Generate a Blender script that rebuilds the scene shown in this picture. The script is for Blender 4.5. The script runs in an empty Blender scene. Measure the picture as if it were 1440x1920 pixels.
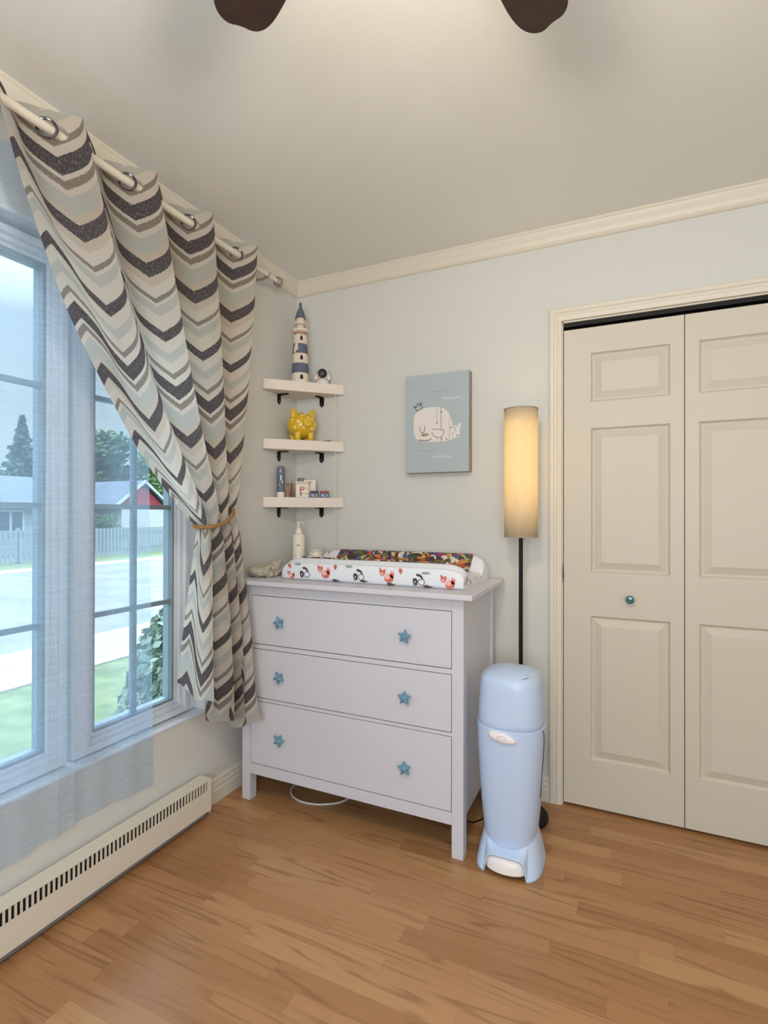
import bpy, bmesh, math, random
from mathutils import Vector, Matrix, noise
C = bpy.context.scene.collection
PI = math.pi
# ------------------------------------------------------------------ camera, world, lights, exposure
F, R_, U_ = Vector((-0.42011, 0.90747, 0.00373)), Vector((0.90747, 0.42011, 0.00139)), Vector((-0.00030, -0.00397, 0.99999))
cd = bpy.data.cameras.new('camera'); cam = bpy.data.objects.new('camera', cd); C.objects.link(cam)
cd.sensor_fit = 'VERTICAL'; cd.sensor_height = 24; cd.lens = 24*987.55/1920; cd.clip_start = .02; cd.clip_end = 500
M = Matrix((R_, U_, -F)).transposed().to_4x4(); M.translation = Vector((1.6230, -2.3816, 1.2452)); cam.matrix_world = M
bpy.context.scene.camera = cam
vs = bpy.context.scene.view_settings
vs.view_transform = 'Standard'; vs.look = 'None'; vs.gamma = 1; vs.use_curve_mapping = False; vs.exposure = 0.0

def lin(c):
    f = lambda v: v/12.92 if v <= .04045 else ((v+.055)/1.055)**2.4
    return tuple(f(v/255) for v in c[:3]) + (1,)

w = bpy.data.worlds.new('sky'); bpy.context.scene.world = w; w.use_nodes = True
nt = w.node_tree; nt.nodes.clear()
tc = nt.nodes.new('ShaderNodeTexCoord'); sx = nt.nodes.new('ShaderNodeSeparateXYZ'); rp = nt.nodes.new('ShaderNodeValToRGB')
bg = nt.nodes.new('ShaderNodeBackground'); ow = nt.nodes.new('ShaderNodeOutputWorld'); m1 = nt.nodes.new('ShaderNodeMapRange')
nt.links.new(tc.outputs['Generated'], sx.inputs[0]); nt.links.new(sx.outputs[2], rp.inputs[0]); nt.links.new(rp.outputs[0], bg.inputs[0])
nt.links.new(sx.outputs[2], m1.inputs[0]); nt.links.new(m1.outputs[0], bg.inputs[1]); nt.links.new(bg.outputs[0], ow.inputs[0])
e = rp.color_ramp.elements
e[0].position = 0; e[0].color = (.70, .90, .98, 1); e[1].position = .5; e[1].color = (.60, .81, 1, 1)
m1.inputs['From Min'].default_value = .30; m1.inputs['From Max'].default_value = .75
m1.inputs['To Min'].default_value = .95; m1.inputs['To Max'].default_value = 10

def light(name, typ, loc, energy, color, rot=None, **k):
    l = bpy.data.lights.new(name, typ); l.energy = energy; l.color = color
    for a, b in k.items(): setattr(l, a, b)
    o = bpy.data.objects.new(name, l); C.objects.link(o); o.location = loc
    if rot: o.rotation_euler = rot
    return o
light('sun', 'SUN', (5, 0, 10), 1.3, (1, .96, .88), (math.radians(-22), math.radians(28), 0), angle=.01)
# added fill light behind the camera, set in an invented rear window opening
light('rear_fill_light', 'AREA', (2.0, -3.93, 1.5), 56, (.95, .97, 1), (math.radians(108), 0, 0), shape='RECTANGLE', size=1.7, size_y=1.3)
# sampling portal on the long window
po = light('window_portal', 'AREA', (-.17, -1.74, 1.25), 1, (1, 1, 1), (0, math.radians(-90), 0), shape='RECTANGLE', size=1.7, size_y=2.12)
po.data.cycles.is_portal = True
FAN = (1.362, -1.776)
light('fan_bulb', 'POINT', (FAN[0], FAN[1], 2.10), 25, (1, .86, .70), shadow_soft_size=.09)

# ------------------------------------------------------------------ materials
MC = {}
def mat(name, col, rough=.6, metal=0, noise_amt=0, nscale=30, bump=0, bscale=200, trans=0, spec=.5, coat=0):
    if name in MC: return MC[name]
    m = bpy.data.materials.new(name); m.use_nodes = True; nt = m.node_tree; b = nt.nodes['Principled BSDF']; MC[name] = m
    c = lin(col)
    b.inputs['Base Color'].default_value = c; b.inputs['Roughness'].default_value = rough; b.inputs['Metallic'].default_value = metal
    b.inputs['Specular IOR Level'].default_value = spec; b.inputs['Coat Weight'].default_value = coat
    t = nt.nodes.new('ShaderNodeTexCoord')
    if noise_amt:
        n = nt.nodes.new('ShaderNodeTexNoise'); n.inputs['Scale'].default_value = nscale; n.inputs['Detail'].default_value = 4
        nt.links.new(t.outputs['Object'], n.inputs[0])
        r = nt.nodes.new('ShaderNodeValToRGB'); nt.links.new(n.outputs[0], r.inputs[0]); nt.links.new(r.outputs[0], b.inputs['Base Color'])
        for i, s in enumerate((1-noise_amt, 1+noise_amt)):
            r.color_ramp.elements[i].position = .3+.4*i; r.color_ramp.elements[i].color = tuple(min(1, v*s) for v in c[:3])+(1,)
    if bump:
        n = nt.nodes.new('ShaderNodeTexNoise'); n.inputs['Scale'].default_value = bscale
        nt.links.new(t.outputs['Object'], n.inputs[0])
        bp = nt.nodes.new('ShaderNodeBump'); bp.inputs['Strength'].default_value = bump; bp.inputs['Distance'].default_value = .002
        nt.links.new(n.outputs[0], bp.inputs['Height']); nt.links.new(bp.outputs[0], b.inputs['Normal'])
    return m
def N(nt, t, **k):
    n = nt.nodes.new(t)
    for a, b in k.items(): setattr(n, a, b)
    return n
def mth(nt, op, a, b=None, c=None):
    n = nt.nodes.new('ShaderNodeMath'); n.operation = op
    for i, v in enumerate((a, b, c)):
        if v is None: continue
        if isinstance(v, (int, float)): n.inputs[i].default_value = v
        else: nt.links.new(v, n.inputs[i])
    return n.outputs[0]
def mixc(nt, fac, a, b, mode='MIX'):
    n = nt.nodes.new('ShaderNodeMix'); n.data_type = 'RGBA'; n.blend_type = mode
    for i, v in ((0, fac), (6, a), (7, b)):
        if isinstance(v, (int, float)): n.inputs[i].default_value = v
        elif isinstance(v, tuple): n.inputs[i].default_value = v
        else: nt.links.new(v, n.inputs[i])
    return n.outputs[2]

WALL = mat('pale_grey_blue_wall_paint', (208, 208, 203), .75, bump=.08, bscale=300)
CEIL = mat('matte_ceiling_paint', (230, 231, 226), .9, bump=.12, bscale=350)
TRIM = mat('cream_trim_paint', (218, 211, 196), .45, bump=.05, bscale=60)
DOORM = mat('cream_door_paint', (204, 197, 182), .5, bump=.08, bscale=90)
WHITE = mat('white_furniture_paint', (206, 205, 212), .42)
FRAME = mat('white_vinyl_window_frame', (214, 220, 226), .35)
METW = mat('cream_enamel_metal', (222, 214, 198), .4)
DARK = mat('dark_gap', (22, 20, 20), .8)
BLACK = mat('black_metal', (9, 9, 10), .5, spec=.3)
CHROME = mat('chrome', (190, 190, 195), .2, 1)

def floor_mat():
    m = bpy.data.materials.new('oak_laminate_strips'); m.use_nodes = True; nt = m.node_tree; b = nt.nodes['Principled BSDF']
    g = N(nt, 'ShaderNodeNewGeometry'); s = N(nt, 'ShaderNodeSeparateXYZ'); nt.links.new(g.outputs['Position'], s.inputs[0])
    x, y = s.outputs[0], s.outputs[1]
    W = .0655
    row = mth(nt, 'FLOOR', mth(nt, 'DIVIDE', mth(nt, 'ADD', y, 1.295), W))
    wn = N(nt, 'ShaderNodeTexWhiteNoise', noise_dimensions='1D'); nt.links.new(row, wn.inputs['W'])
    ln = mth(nt, 'ADD', .42, mth(nt, 'MULTIPLY', wn.outputs[0], .25))
    xx = mth(nt, 'DIVIDE', mth(nt, 'ADD', x, mth(nt, 'MULTIPLY', wn.outputs[0], 7.3)), ln)
    col = mth(nt, 'FLOOR', xx)
    cv = N(nt, 'ShaderNodeCombineXYZ'); nt.links.new(row, cv.inputs[0]); nt.links.new(col, cv.inputs[1])
    w2 = N(nt, 'ShaderNodeTexWhiteNoise', noise_dimensions='3D'); nt.links.new(cv.outputs[0], w2.inputs[0])
    # grain: stretched noise offset per strip; cathedral rings from distorted wave
    off = mth(nt, 'MULTIPLY', w2.outputs[0], 37.0)
    p = N(nt, 'ShaderNodeCombineXYZ'); nt.links.new(mth(nt, 'ADD', mth(nt, 'MULTIPLY', x, .95), off), p.inputs[0]); nt.links.new(mth(nt, 'ADD', mth(nt, 'MULTIPLY', y, 13.0), off), p.inputs[1])
    n1 = N(nt, 'ShaderNodeTexNoise'); n1.inputs['Scale'].default_value = 1.3; n1.inputs['Detail'].default_value = .6; nt.links.new(p.outputs[0], n1.inputs[0])
    ring = mth(nt, 'SINE', mth(nt, 'MULTIPLY', n1.outputs[0], 38.0))
    ring = mth(nt, 'POWER', mth(nt, 'MULTIPLY_ADD', ring, .5, .5), 6.0)
    p2 = N(nt, 'ShaderNodeCombineXYZ'); nt.links.new(mth(nt, 'ADD', mth(nt, 'MULTIPLY', x, 9.0), off), p2.inputs[0]); nt.links.new(mth(nt, 'MULTIPLY', y, 330.0), p2.inputs[1])
    n2 = N(nt, 'ShaderNodeTexNoise'); n2.inputs['Scale'].default_value = 1; n2.inputs['Detail'].default_value = 3; nt.links.new(p2.outputs[0], n2.inputs[0])
    r = N(nt, 'ShaderNodeValToRGB'); nt.links.new(w2.outputs[0], r.inputs[0])
    e = r.color_ramp.elements; e[0].color = lin((160, 114, 72)); e[1].color = lin((188, 144, 97)); e.new(.3).color = lin((172, 125, 82)); e.new(.8).color = lin((177, 131, 88))
    n3 = N(nt, 'ShaderNodeTexNoise'); n3.inputs['Scale'].default_value = 2.2; nt.links.new(p.outputs[0], n3.inputs[0])
    mask = N(nt, 'ShaderNodeMapRange'); nt.links.new(n3.outputs[0], mask.inputs[0]); mask.inputs['From Min'].default_value = .42; mask.inputs['From Max'].default_value = .56
    c = mixc(nt, mth(nt, 'MULTIPLY', mth(nt, 'MULTIPLY', ring, mask.outputs[0]), .62), r.outputs[0], lin((128, 84, 52)))
    c = mixc(nt, mth(nt, 'MULTIPLY', mth(nt, 'SUBTRACT', n2.outputs[0], .38), .55), c, lin((146, 98, 62)))
    # seams
    fy = mth(nt, 'FRACT', mth(nt, 'DIVIDE', mth(nt, 'ADD', y, 1.295), W)); fx = mth(nt, 'FRACT', xx)
    sy = mth(nt, 'LESS_THAN', mth(nt, 'MULTIPLY', fy, W), .0011); sxx = mth(nt, 'LESS_THAN', mth(nt, 'MULTIPLY', fx, ln), .0013)
    c = mixc(nt, mth(nt, 'MULTIPLY', mth(nt, 'MAXIMUM', sy, sxx), .35), c, lin((110, 68, 42)))
    nt.links.new(c, b.inputs['Base Color'])
    b.inputs['Roughness'].default_value = .33; b.inputs['Specular IOR Level'].default_value = .42
    bp = N(nt, 'ShaderNodeBump'); bp.inputs['Strength'].default_value = .08; bp.inputs['Distance'].default_value = .001
    nt.links.new(n2.outputs[0], bp.inputs['Height']); nt.links.new(bp.outputs[0], b.inputs['Normal'])
    return m

def glass_mat():
    m = bpy.data.materials.new('clear_window_glass'); m.use_nodes = True; nt = m.node_tree; nt.nodes.clear()
    t = N(nt, 'ShaderNodeBsdfTransparent'); t.inputs[0].default_value = (.97, .98, .98, 1); g = N(nt, 'ShaderNodeBsdfGlossy'); g.inputs['Roughness'].default_value = .02
    fr = N(nt, 'ShaderNodeFresnel'); fr.inputs[0].default_value = 1.2
    mx = N(nt, 'ShaderNodeMixShader'); o = N(nt, 'ShaderNodeOutputMaterial')
    nt.links.new(fr.outputs[0], mx.inputs[0]); nt.links.new(t.outputs[0], mx.inputs[1]); nt.links.new(g.outputs[0], mx.inputs[2]); nt.links.new(mx.outputs[0], o.inputs[0])
    return m
def sheer_mat():
    m = bpy.data.materials.new('sheer_voile'); m.use_nodes = True; nt = m.node_tree; nt.nodes.clear()
    t = N(nt, 'ShaderNodeBsdfTransparent'); d = N(nt, 'ShaderNodeBsdfDiffuse'); tr = N(nt, 'ShaderNodeBsdfTranslucent')
    d.inputs[0].default_value = lin((190, 216, 244)); tr.inputs[0].default_value = lin((188, 220, 248))
    m0 = N(nt, 'ShaderNodeMixShader'); m0.inputs[0].default_value = .6; nt.links.new(d.outputs[0], m0.inputs[1]); nt.links.new(tr.outputs[0], m0.inputs[2])
    tcn = N(nt, 'ShaderNodeTexCoord'); mp = N(nt, 'ShaderNodeMapping'); mp.inputs['Scale'].default_value = (1, 8, 90)
    n = N(nt, 'ShaderNodeTexNoise'); n.inputs['Scale'].default_value = 1.0; n.inputs['Detail'].default_value = 2
    nt.links.new(tcn.outputs['Object'], mp.inputs[0]); nt.links.new(mp.outputs[0], n.inputs[0])
    mr = N(nt, 'ShaderNodeMapRange'); nt.links.new(n.outputs[0], mr.inputs[0]); mr.inputs['From Min'].default_value = .35; mr.inputs['From Max'].default_value = .75; mr.inputs['To Min'].default_value = .33; mr.inputs['To Max'].default_value = .41
    mx = N(nt, 'ShaderNodeMixShader'); o = N(nt, 'ShaderNodeOutputMaterial')
    nt.links.new(mr.outputs[0], mx.inputs[0]); nt.links.new(t.outputs[0], mx.inputs[1]); nt.links.new(m0.outputs[0], mx.inputs[2]); nt.links.new(mx.outputs[0], o.inputs[0])
    return m
def curtain_mat():
    m = bpy.data.materials.new('chevron_striped_cotton'); m.use_nodes = True; nt = m.node_tree; nt.nodes.clear()
    uv = N(nt, 'ShaderNodeUVMap', uv_map='UVMap'); s = N(nt, 'ShaderNodeSeparateXYZ'); nt.links.new(uv.outputs[0], s.inputs[0])
    u, v = s.outputs[0], s.outputs[1]
    tri = mth(nt, 'SUBTRACT', 1.0, mth(nt, 'MULTIPLY', 2.0, mth(nt, 'ABSOLUTE', mth(nt, 'SUBTRACT', mth(nt, 'FRACT', mth(nt, 'SUBTRACT', u, .23)), .5))))
    q = N(nt, 'ShaderNodeCombineXYZ'); nt.links.new(mth(nt, 'MULTIPLY', u, 160), q.inputs[0]); nt.links.new(mth(nt, 'MULTIPLY', v, 22), q.inputs[1])
    n = N(nt, 'ShaderNodeTexNoise'); n.inputs['Scale'].default_value = 1; n.inputs['Detail'].default_value = 3; nt.links.new(q.outputs[0], n.inputs[0])
    vv = mth(nt, 'SUBTRACT', v, mth(nt, 'MULTIPLY', tri, .160))
    vv = mth(nt, 'ADD', vv, mth(nt, 'MULTIPLY', mth(nt, 'SUBTRACT', n.outputs[0], .5), .010))
    f = mth(nt, 'FRACT', mth(nt, 'DIVIDE', mth(nt, 'ADD', vv, .080+.61), .61))
    r = N(nt, 'ShaderNodeValToRGB'); r.color_ramp.interpolation = 'CONSTANT'; nt.links.new(f, r.inputs[0])
    CR, TP, DK, SG, PK = (226, 217, 205), (150, 140, 132), (92, 86, 90), (200, 201, 194), (216, 202, 188)
    st = [(0, TP), (8, CR), (19, DK), (40, CR), (46, TP), (56, CR), (64, SG), (87, PK), (97, DK), (117, PK), (130, CR), (146, TP), (153, CR), (158, SG), (172, CR), (194, DK), (209, CR), (226, SG), (240, CR)]
    el = r.color_ramp.elements
    for i, (p, c) in enumerate(st):
        x = el[i] if i < 2 else el.new(p/257)
        x.position = p/257
        x.color = lin(c)
    # worn woven flecks on dark bands
    q2 = N(nt, 'ShaderNodeCombineXYZ'); nt.links.new(mth(nt, 'MULTIPLY', u, 260), q2.inputs[0]); nt.links.new(mth(nt, 'MULTIPLY', v, 90), q2.inputs[1])
    n2 = N(nt, 'ShaderNodeTexNoise'); n2.inputs['Scale'].default_value = 1; n2.inputs['Detail'].default_value = 4; nt.links.new(q2.outputs[0], n2.inputs[0])
    fl = N(nt, 'ShaderNodeMapRange'); nt.links.new(n2.outputs[0], fl.inputs[0]); fl.inputs['From Min'].default_value = .5; fl.inputs['From Max'].default_value = .78; fl.inputs['To Max'].default_value = .5
    c = mixc(nt, fl.outputs[0], r.outputs[0], lin(CR))
    d = N(nt, 'ShaderNodeBsdfDiffuse'); tr = N(nt, 'ShaderNodeBsdfTranslucent'); nt.links.new(c, d.inputs[0]); nt.links.new(c, tr.inputs[0])
    mx = N(nt, 'ShaderNodeMixShader'); mx.inputs[0].default_value = .6; o = N(nt, 'ShaderNodeOutputMaterial')
    nt.links.new(d.outputs[0], mx.inputs[1]); nt.links.new(tr.outputs[0], mx.inputs[2]); nt.links.new(mx.outputs[0], o.inputs[0])
    return m

# ------------------------------------------------------------------ object helpers
ORG = {}
def tag(o, label=None, cat=None, group=None, kind=None):
    if label: o['label'] = label
    if cat: o['category'] = cat
    if group: o['group'] = group
    if kind: o['kind'] = kind
    return o
def thing(name, label, cat, loc, group=None):
    o = bpy.data.objects.new(name, None); o.empty_display_size = .05; C.objects.link(o); o.location = loc; ORG[o.name] = Vector(loc)
    return tag(o, label, cat, group)
def obj(name, bm, m, parent=None, smooth=True, origin=None, bevel=0, seg=2, angle=35):
    org = ORG[parent.name] if parent else Vector(origin or (0, 0, 0))
    bmesh.ops.translate(bm, verts=bm.verts, vec=-org)
    bm.normal_update()
    me = bpy.data.meshes.new(name); bm.to_mesh(me); bm.free()
    for mm in (m if isinstance(m, (list, tuple)) else [m]): me.materials.append(mm)
    o = bpy.data.objects.new(name, me); C.objects.link(o); ORG[o.name] = org
    if parent: o.parent = parent
    else: o.location = org
    if bevel:
        b = o.modifiers.new('bevel', 'BEVEL'); b.width = bevel; b.segments = seg; b.limit_method = 'ANGLE'; b.angle_limit = math.radians(40)
    if smooth:
        me.shade_smooth()
        me.set_sharp_from_angle(angle=math.radians(angle))
    return o
def struct(name, bm, m, parent=None, **k):
    o = obj(name, bm, m, parent, **k)
    if not parent: o['kind'] = 'structure'
    return o
def box(bm, x0, x1, y0, y1, z0, z1, mi=0):
    v = [bm.verts.new(p) for p in ((x0, y0, z0), (x1, y0, z0), (x1, y1, z0), (x0, y1, z0), (x0, y0, z1), (x1, y0, z1), (x1, y1, z1), (x0, y1, z1))]
    for f in ((3, 2, 1, 0), (4, 5, 6, 7), (0, 1, 5, 4), (1, 2, 6, 5), (2, 3, 7, 6), (3, 0, 4, 7)):
        bm.faces.new([v[i] for i in f]).material_index = mi
    return v
def B(*a):
    bm = bmesh.new()
    for t in a: box(bm, *t)
    return bm
def tube(bm, pts, r, n=10, cap=True, mi=0):
    pts = [Vector(p) for p in pts]; rr = r if isinstance(r, (list, tuple)) else [r]*len(pts)
    rings = []; up = None
    for i, p in enumerate(pts):
        d = (pts[min(i+1, len(pts)-1)]-pts[max(i-1, 0)]).normalized()
        if up is None: up = d.orthogonal().normalized()
        up = (up-d*up.dot(d)).normalized(); sd = d.cross(up)
        rings.append([bm.verts.new(p+(up*math.cos(2*PI*k/n)+sd*math.sin(2*PI*k/n))*rr[i]) for k in range(n)])
    for a, b in zip(rings, rings[1:]):
        for k in range(n): bm.faces.new((a[k], a[(k+1) % n], b[(k+1) % n], b[k])).material_index = mi
    if cap:
        bm.faces.new(rings[0][::-1]).material_index = mi; bm.faces.new(rings[-1]).material_index = mi
    return bm
def lathe(bm, prof, c=(0, 0, 0), n=32, mi=0, axis='z', M=None):
    rings = []
    for r, z in prof:
        ring = []
        for k in range(n):
            a = 2*PI*k/n; p = Vector((r*math.cos(a), r*math.sin(a), z))
            if M: p = M @ p
            ring.append(bm.verts.new(p+Vector(c)))
        rings.append(ring)
    for a, b in zip(rings, rings[1:]):
        for k in range(n): bm.faces.new((a[k], a[(k+1) % n], b[(k+1) % n], b[k])).material_index = mi
    bm.faces.new(rings[0][::-1]).material_index = mi; bm.faces.new(rings[-1]).material_index = mi
    return bm
def ball(bm, c, r, sub=3, sc=(1, 1, 1), M=None, mi=0):
    g = bmesh.ops.create_icosphere(bm, subdivisions=sub, radius=1)
    for v in g['verts']:
        p = Vector((v.co.x*sc[0]*r, v.co.y*sc[1]*r, v.co.z*sc[2]*r))
        if M: p = M @ p
        v.co = p+Vector(c)
    for f in set(f for v in g['verts'] for f in v.link_faces): f.material_index = mi
    return g['verts']
def poly(bm, pts, mi=0):
    f = bm.faces.new([bm.verts.new(p) for p in pts]); f.material_index = mi; return f
def extr(bm, pts, vec, mi=0):
    a = [bm.verts.new(p) for p in pts]; b = [bm.verts.new(Vector(p)+Vector(vec)) for p in pts]; n = len(a)
    fs = [bm.faces.new(a), bm.faces.new(b[::-1])]+[bm.faces.new((a[i], b[i], b[(i+1) % n], a[(i+1) % n])) for i in range(n)]
    for f in fs: f.material_index = mi
    bmesh.ops.recalc_face_normals(bm, faces=fs)
    return fs
def sweep(bm, prof, path, mi=0):
    """prof: [(across, up)], path: [(point, across_dir)] ; up = z"""
    rs = [[bm.verts.new(Vector(p)+Vector(d)*a+Vector((0, 0, u))) for a, u in prof] for p, d in path]
    for A, Bq in zip(rs, rs[1:]):
        for i in range(len(prof)-1): bm.faces.new((A[i], A[i+1], Bq[i+1], Bq[i]))
    for r in (rs[0], rs[-1]): bm.faces.new(r)
    bmesh.ops.recalc_face_normals(bm, faces=bm.faces)
    return bm

# ------------------------------------------------------------------ the room
H = 2.482; XR = 3.45; YB = -3.9
struct('floor', B((-.2, XR+.1, YB-.1, .6, -.06, 0)), floor_mat(), smooth=False)
struct('ceiling', B((-.2, XR+.1, YB-.1, .6, H, H+.12)), CEIL, smooth=False)
WY0, WY1, WZ0, WZ1 = -2.84, -.672, .405, 2.13     # window opening
struct('wall_left', B((-.2, 0, WY1, .6, 0, H), (-.2, 0, YB-.1, WY0, 0, H), (-.2, 0, WY0, WY1, 0, WZ0), (-.2, 0, WY0, WY1, WZ1, H)), WALL, smooth=False)
DX0, DX1, DZ = 1.366, 3.20, 2.074
struct('wall_back', B((0, DX0, 0, .12, 0, H), (DX1, XR, 0, .12, 0, H), (DX0, DX1, 0, .12, DZ, H), (0, XR, .5, .6, 0, H)), WALL, smooth=False)
struct('wall_right', B((XR, XR+.1, YB-.1, .6, 0, H)), WALL, smooth=False)
struct('wall_front', B((0, 1.1, YB-.1, YB, 0, H), (2.9, XR, YB-.1, YB, 0, H), (1.1, 2.9, YB-.1, YB, 0, .8), (1.1, 2.9, YB-.1, YB, 2.2, H)), WALL, smooth=False)  # opening in this unseen wall is added for the fill light
# crown moulding
cp = [(0, 0), (.036, 0), (.036, -.008), (.031, -.013), (.028, -.022), (.019, -.036), (.012, -.048), (.010, -.056), (.014, -.060), (.014, -.066), (.006, -.0726), (0, -.0726)]
bm = bmesh.new(); sweep(bm, cp, [((0, 0, H), (1, -1, 0)), ((0, YB, H), (1, 1, 0))]); struct('trim_1', bm, TRIM, angle=20)
bm = bmesh.new(); sweep(bm, cp, [((0, 0, H), (1, -1, 0)), ((XR, 0, H), (-1, -1, 0))]); struct('trim_2', bm, TRIM, angle=20)
# baseboards
bp_ = [(0, 0), (.015, 0), (.015, .052), (.012, .060), (.012, .074), (.009, .080), (.009, .094), (.004, .104), (0, .104)]
bm = bmesh.new(); sweep(bm, bp_, [((0, 0, 0), (1, -1, 0)), ((0, YB, 0), (1, 1, 0))]); struct('baseboard_left', bm, TRIM, angle=20)
bm = bmesh.new(); sweep(bm, bp_, [((0, 0, 0), (1, -1, 0)), ((1.3147, 0, 0), (0, -1, 0))]); struct('baseboard_back', bm, TRIM, angle=20)
# closet casing (moulded)
bm = bmesh.new()
casp = [(0, 0), (0, .014), (.006, .018), (.018, .018), (.022, .013), (.030, .013), (.034, .016), (.046, .012), (.050, .012), (.0515, .008), (.0515, 0)]
def casing(path):
    rs = [[bm.verts.new((p[0]+d[0]*a*p[2], -h, p[1]+d[1]*a*p[3])) for a, h in casp] for p, d in path]
    for A, Bq in zip(rs, rs[1:]):
        for i in range(len(casp)-1): bm.faces.new((A[i], A[i+1], Bq[i+1], Bq[i]))
casing([((1.3147, 0, 1, 1), (1, 0)), ((1.3147, 2.131, 1, 1.107), (1, -1)), ((3.2515, 2.131, 1, 1.107), (-1, -1)), ((3.2515, 0, 1, 1), (-1, 0))])
bmesh.ops.recalc_face_normals(bm, faces=bm.faces)
struct('trim_3', bm, TRIM, angle=15)
struct('trim_4', B((DX0, DX0+.0045, .0005, .12, 0, DZ), (DX1-.0045, DX1, .0005, .12, 0, DZ), (DX0, DX1, .0005, .12, DZ-.006, DZ)), TRIM, smooth=False)
# dark track above the doors
bm = B((DX0+.006, DX1-.006, .006, .032, 2.050, 2.068)); struct('trim_5', bm, BLACK, smooth=False)

# closet doors : two moulded bifold leaves in view + two outside the frame
def leaf(i, x0, x1, off_l, off_r, flip=False):
    zc = [.0125, .210, .817, 1.000, 1.608, 1.7195, 1.926, 2.034]
    xa, xb = x0+off_l, x1-off_r
    bm = bmesh.new(); xs = [x0+.001, xa, xb, x1-.001]
    for ix in range(3):
        for iz in range(7):
            if ix == 1 and iz in (1, 3, 5): continue
            poly(bm, [(xs[ix], 0, zc[iz]), (xs[ix+1], 0, zc[iz]), (xs[ix+1], 0, zc[iz+1]), (xs[ix], 0, zc[iz+1])])
    for iz in (1, 3, 5):
        z0, z1 = zc[iz], zc[iz+1]
        rings = []
        for ins, dep in ((0, 0), (.004, .008), (.009, .0125), (.013, .0125), (.040, .002), (.042, .001)):
            rings.append([bm.verts.new(p) for p in ((xa+ins, dep, z0+ins), (xb-ins, dep, z0+ins), (xb-ins, dep, z1-ins), (xa+ins, dep, z1-ins))])
        for a, b in zip(rings, rings[1:]):
            for k in range(4): bm.faces.new((a[k], a[(k+1) % 4], b[(k+1) % 4], b[k]))
        bm.faces.new(rings[-1])
    bmesh.ops.remove_doubles(bm, verts=bm.verts, dist=1e-5)
    # sides and back
    X0, X1, Z0, Z1 = xs[0], xs[3], zc[0], zc[-1]
    poly(bm, [(X0, 0, Z0), (X0, 0, Z1), (X0, .033, Z1), (X0, .033, Z0)]); poly(bm, [(X1, 0, Z0), (X1, .033, Z0), (X1, .033, Z1), (X1, 0, Z1)])
    poly(bm, [(X0, 0, Z1), (X1, 0, Z1), (X1, .033, Z1), (X0, .033, Z1)]); poly(bm, [(X0, 0, Z0), (X0, .033, Z0), (X1, .033, Z0), (X1, 0, Z0)])
    poly(bm, [(X0, .033, Z0), (X0, .033, Z1), (X1, .033, Z1), (X1, .033, Z0)])
    o = struct('door_%d' % i, bm, DOORM, smooth=False)
    return o
d1 = leaf(1, 1.373, 1.8265, .109, .0495); d2 = leaf(2, 1.8275, 2.281, .0495, .109)
leaf(3, 2.282, 2.7355, .109, .0495); leaf(4, 2.7365, 3.19, .0495, .109)
ORG[d1.name] = Vector((0, 0, 0))
RX = Matrix.Rotation(math.radians(90), 3, 'X')
TEAL = mat('teal_glass', (70, 120, 125), .08, .35, coat=1)
bm = bmesh.new(); lathe(bm, [(.014, 0), (.0145, .002), (.0065, .006), (.006, .014), (.010, .018)], (1.632, 0, .899), 24, M=RX)
k = obj('door_knob', bm, CHROME, d1); k['label'] = 'small round chrome and teal glass knob'
bm = bmesh.new(); lathe(bm, [(.010, .018), (.016, .021), (.0175, .026), (.0165, .031), (.012, .034), (.006, .035), (.001, .0352)], (1.632, 0, .899), 24, M=RX); obj('glass_cap', bm, TEAL, k)
bm = bmesh.new(); box(bm, 1.3705, 1.3735, -.0045, .02, .955, 1.03); box(bm, 1.3705, 1.375, -.006, .0, .972, .992); obj('hinge', bm, BLACK, d1, smooth=False)

# ------------------------------------------------------------------ windows
MUNT = mat('grey_muntin', (128, 142, 152), .5)
GL = glass_mat(); GX = -.09
def win_unit(i, ga, gb, mun):          # glass from ga to gb (y), muntin y
    root_bm = bmesh.new(); z0, z1 = .487, 2.037
    # sash (4 sides, stepped)
    def ring(bm, a0, b0, w0, xo, xi, zz0, zz1, mi=0):
        box(bm, xo, xi, a0-w0, a0, zz0-w0, zz1+w0, mi); box(bm, xo, xi, b0, b0+w0, zz0-w0, zz1+w0, mi)
        box(bm, xo, xi, a0, b0, zz0-w0, zz0, mi); box(bm, xo, xi, a0, b0, zz1, zz1+w0, mi)
    ring(root_bm, ga, gb, .010, -.128, -.076, z0, z1, 1); ring(root_bm, ga-.010, gb+.010, .014, -.130, -.072, z0-.010, z1+.010); ring(root_bm, ga-.024, gb+.024, .018, -.140, -.060, z0-.024, z1+.024); ring(root_bm, ga-.042, gb+.042, .022, -.150, -.045, z0-.042, z1+.042)
    o = struct('window_%d' % i, root_bm, [FRAME, MUNT], smooth=False, bevel=.002); ORG[o.name] = Vector((0, 0, 0))
    bm = bmesh.new()
    for zz in (.884, 1.270, 1.656): box(bm, -.106, -.086, ga, gb, zz-.009, zz+.009)
    if mun is not None: box(bm, -.106, -.0855, mun-.009, mun+.009, z0, z1)
    obj('muntin', bm, MUNT, o, smooth=False, bevel=.001)
    obj('pane', B((-.098, -.095, ga, gb, z0, z1)), GL, o, smooth=False)
for i in range(4):
    ga, gb = -1.1265-.530*i, -.7815-.530*i
    win_unit(i+1, ga, gb, [-.9535, -1.485, -2.015, -2.545][i])
# liners, sill and casing of the opening
struct('trim_6', B((-.155, .0, WY1-.003, WY1, WZ0, WZ1), (-.155, -.0, WY0, WY0+.012, WZ0, WZ1), (-.155, 0, WY0, WY1, WZ1-.012, WZ1)), FRAME, smooth=False)
struct('trim_7', B((-.155, .004, WY0, WY1, WZ0-.0, WZ0+.012)), FRAME, smooth=False, bevel=.003)
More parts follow.
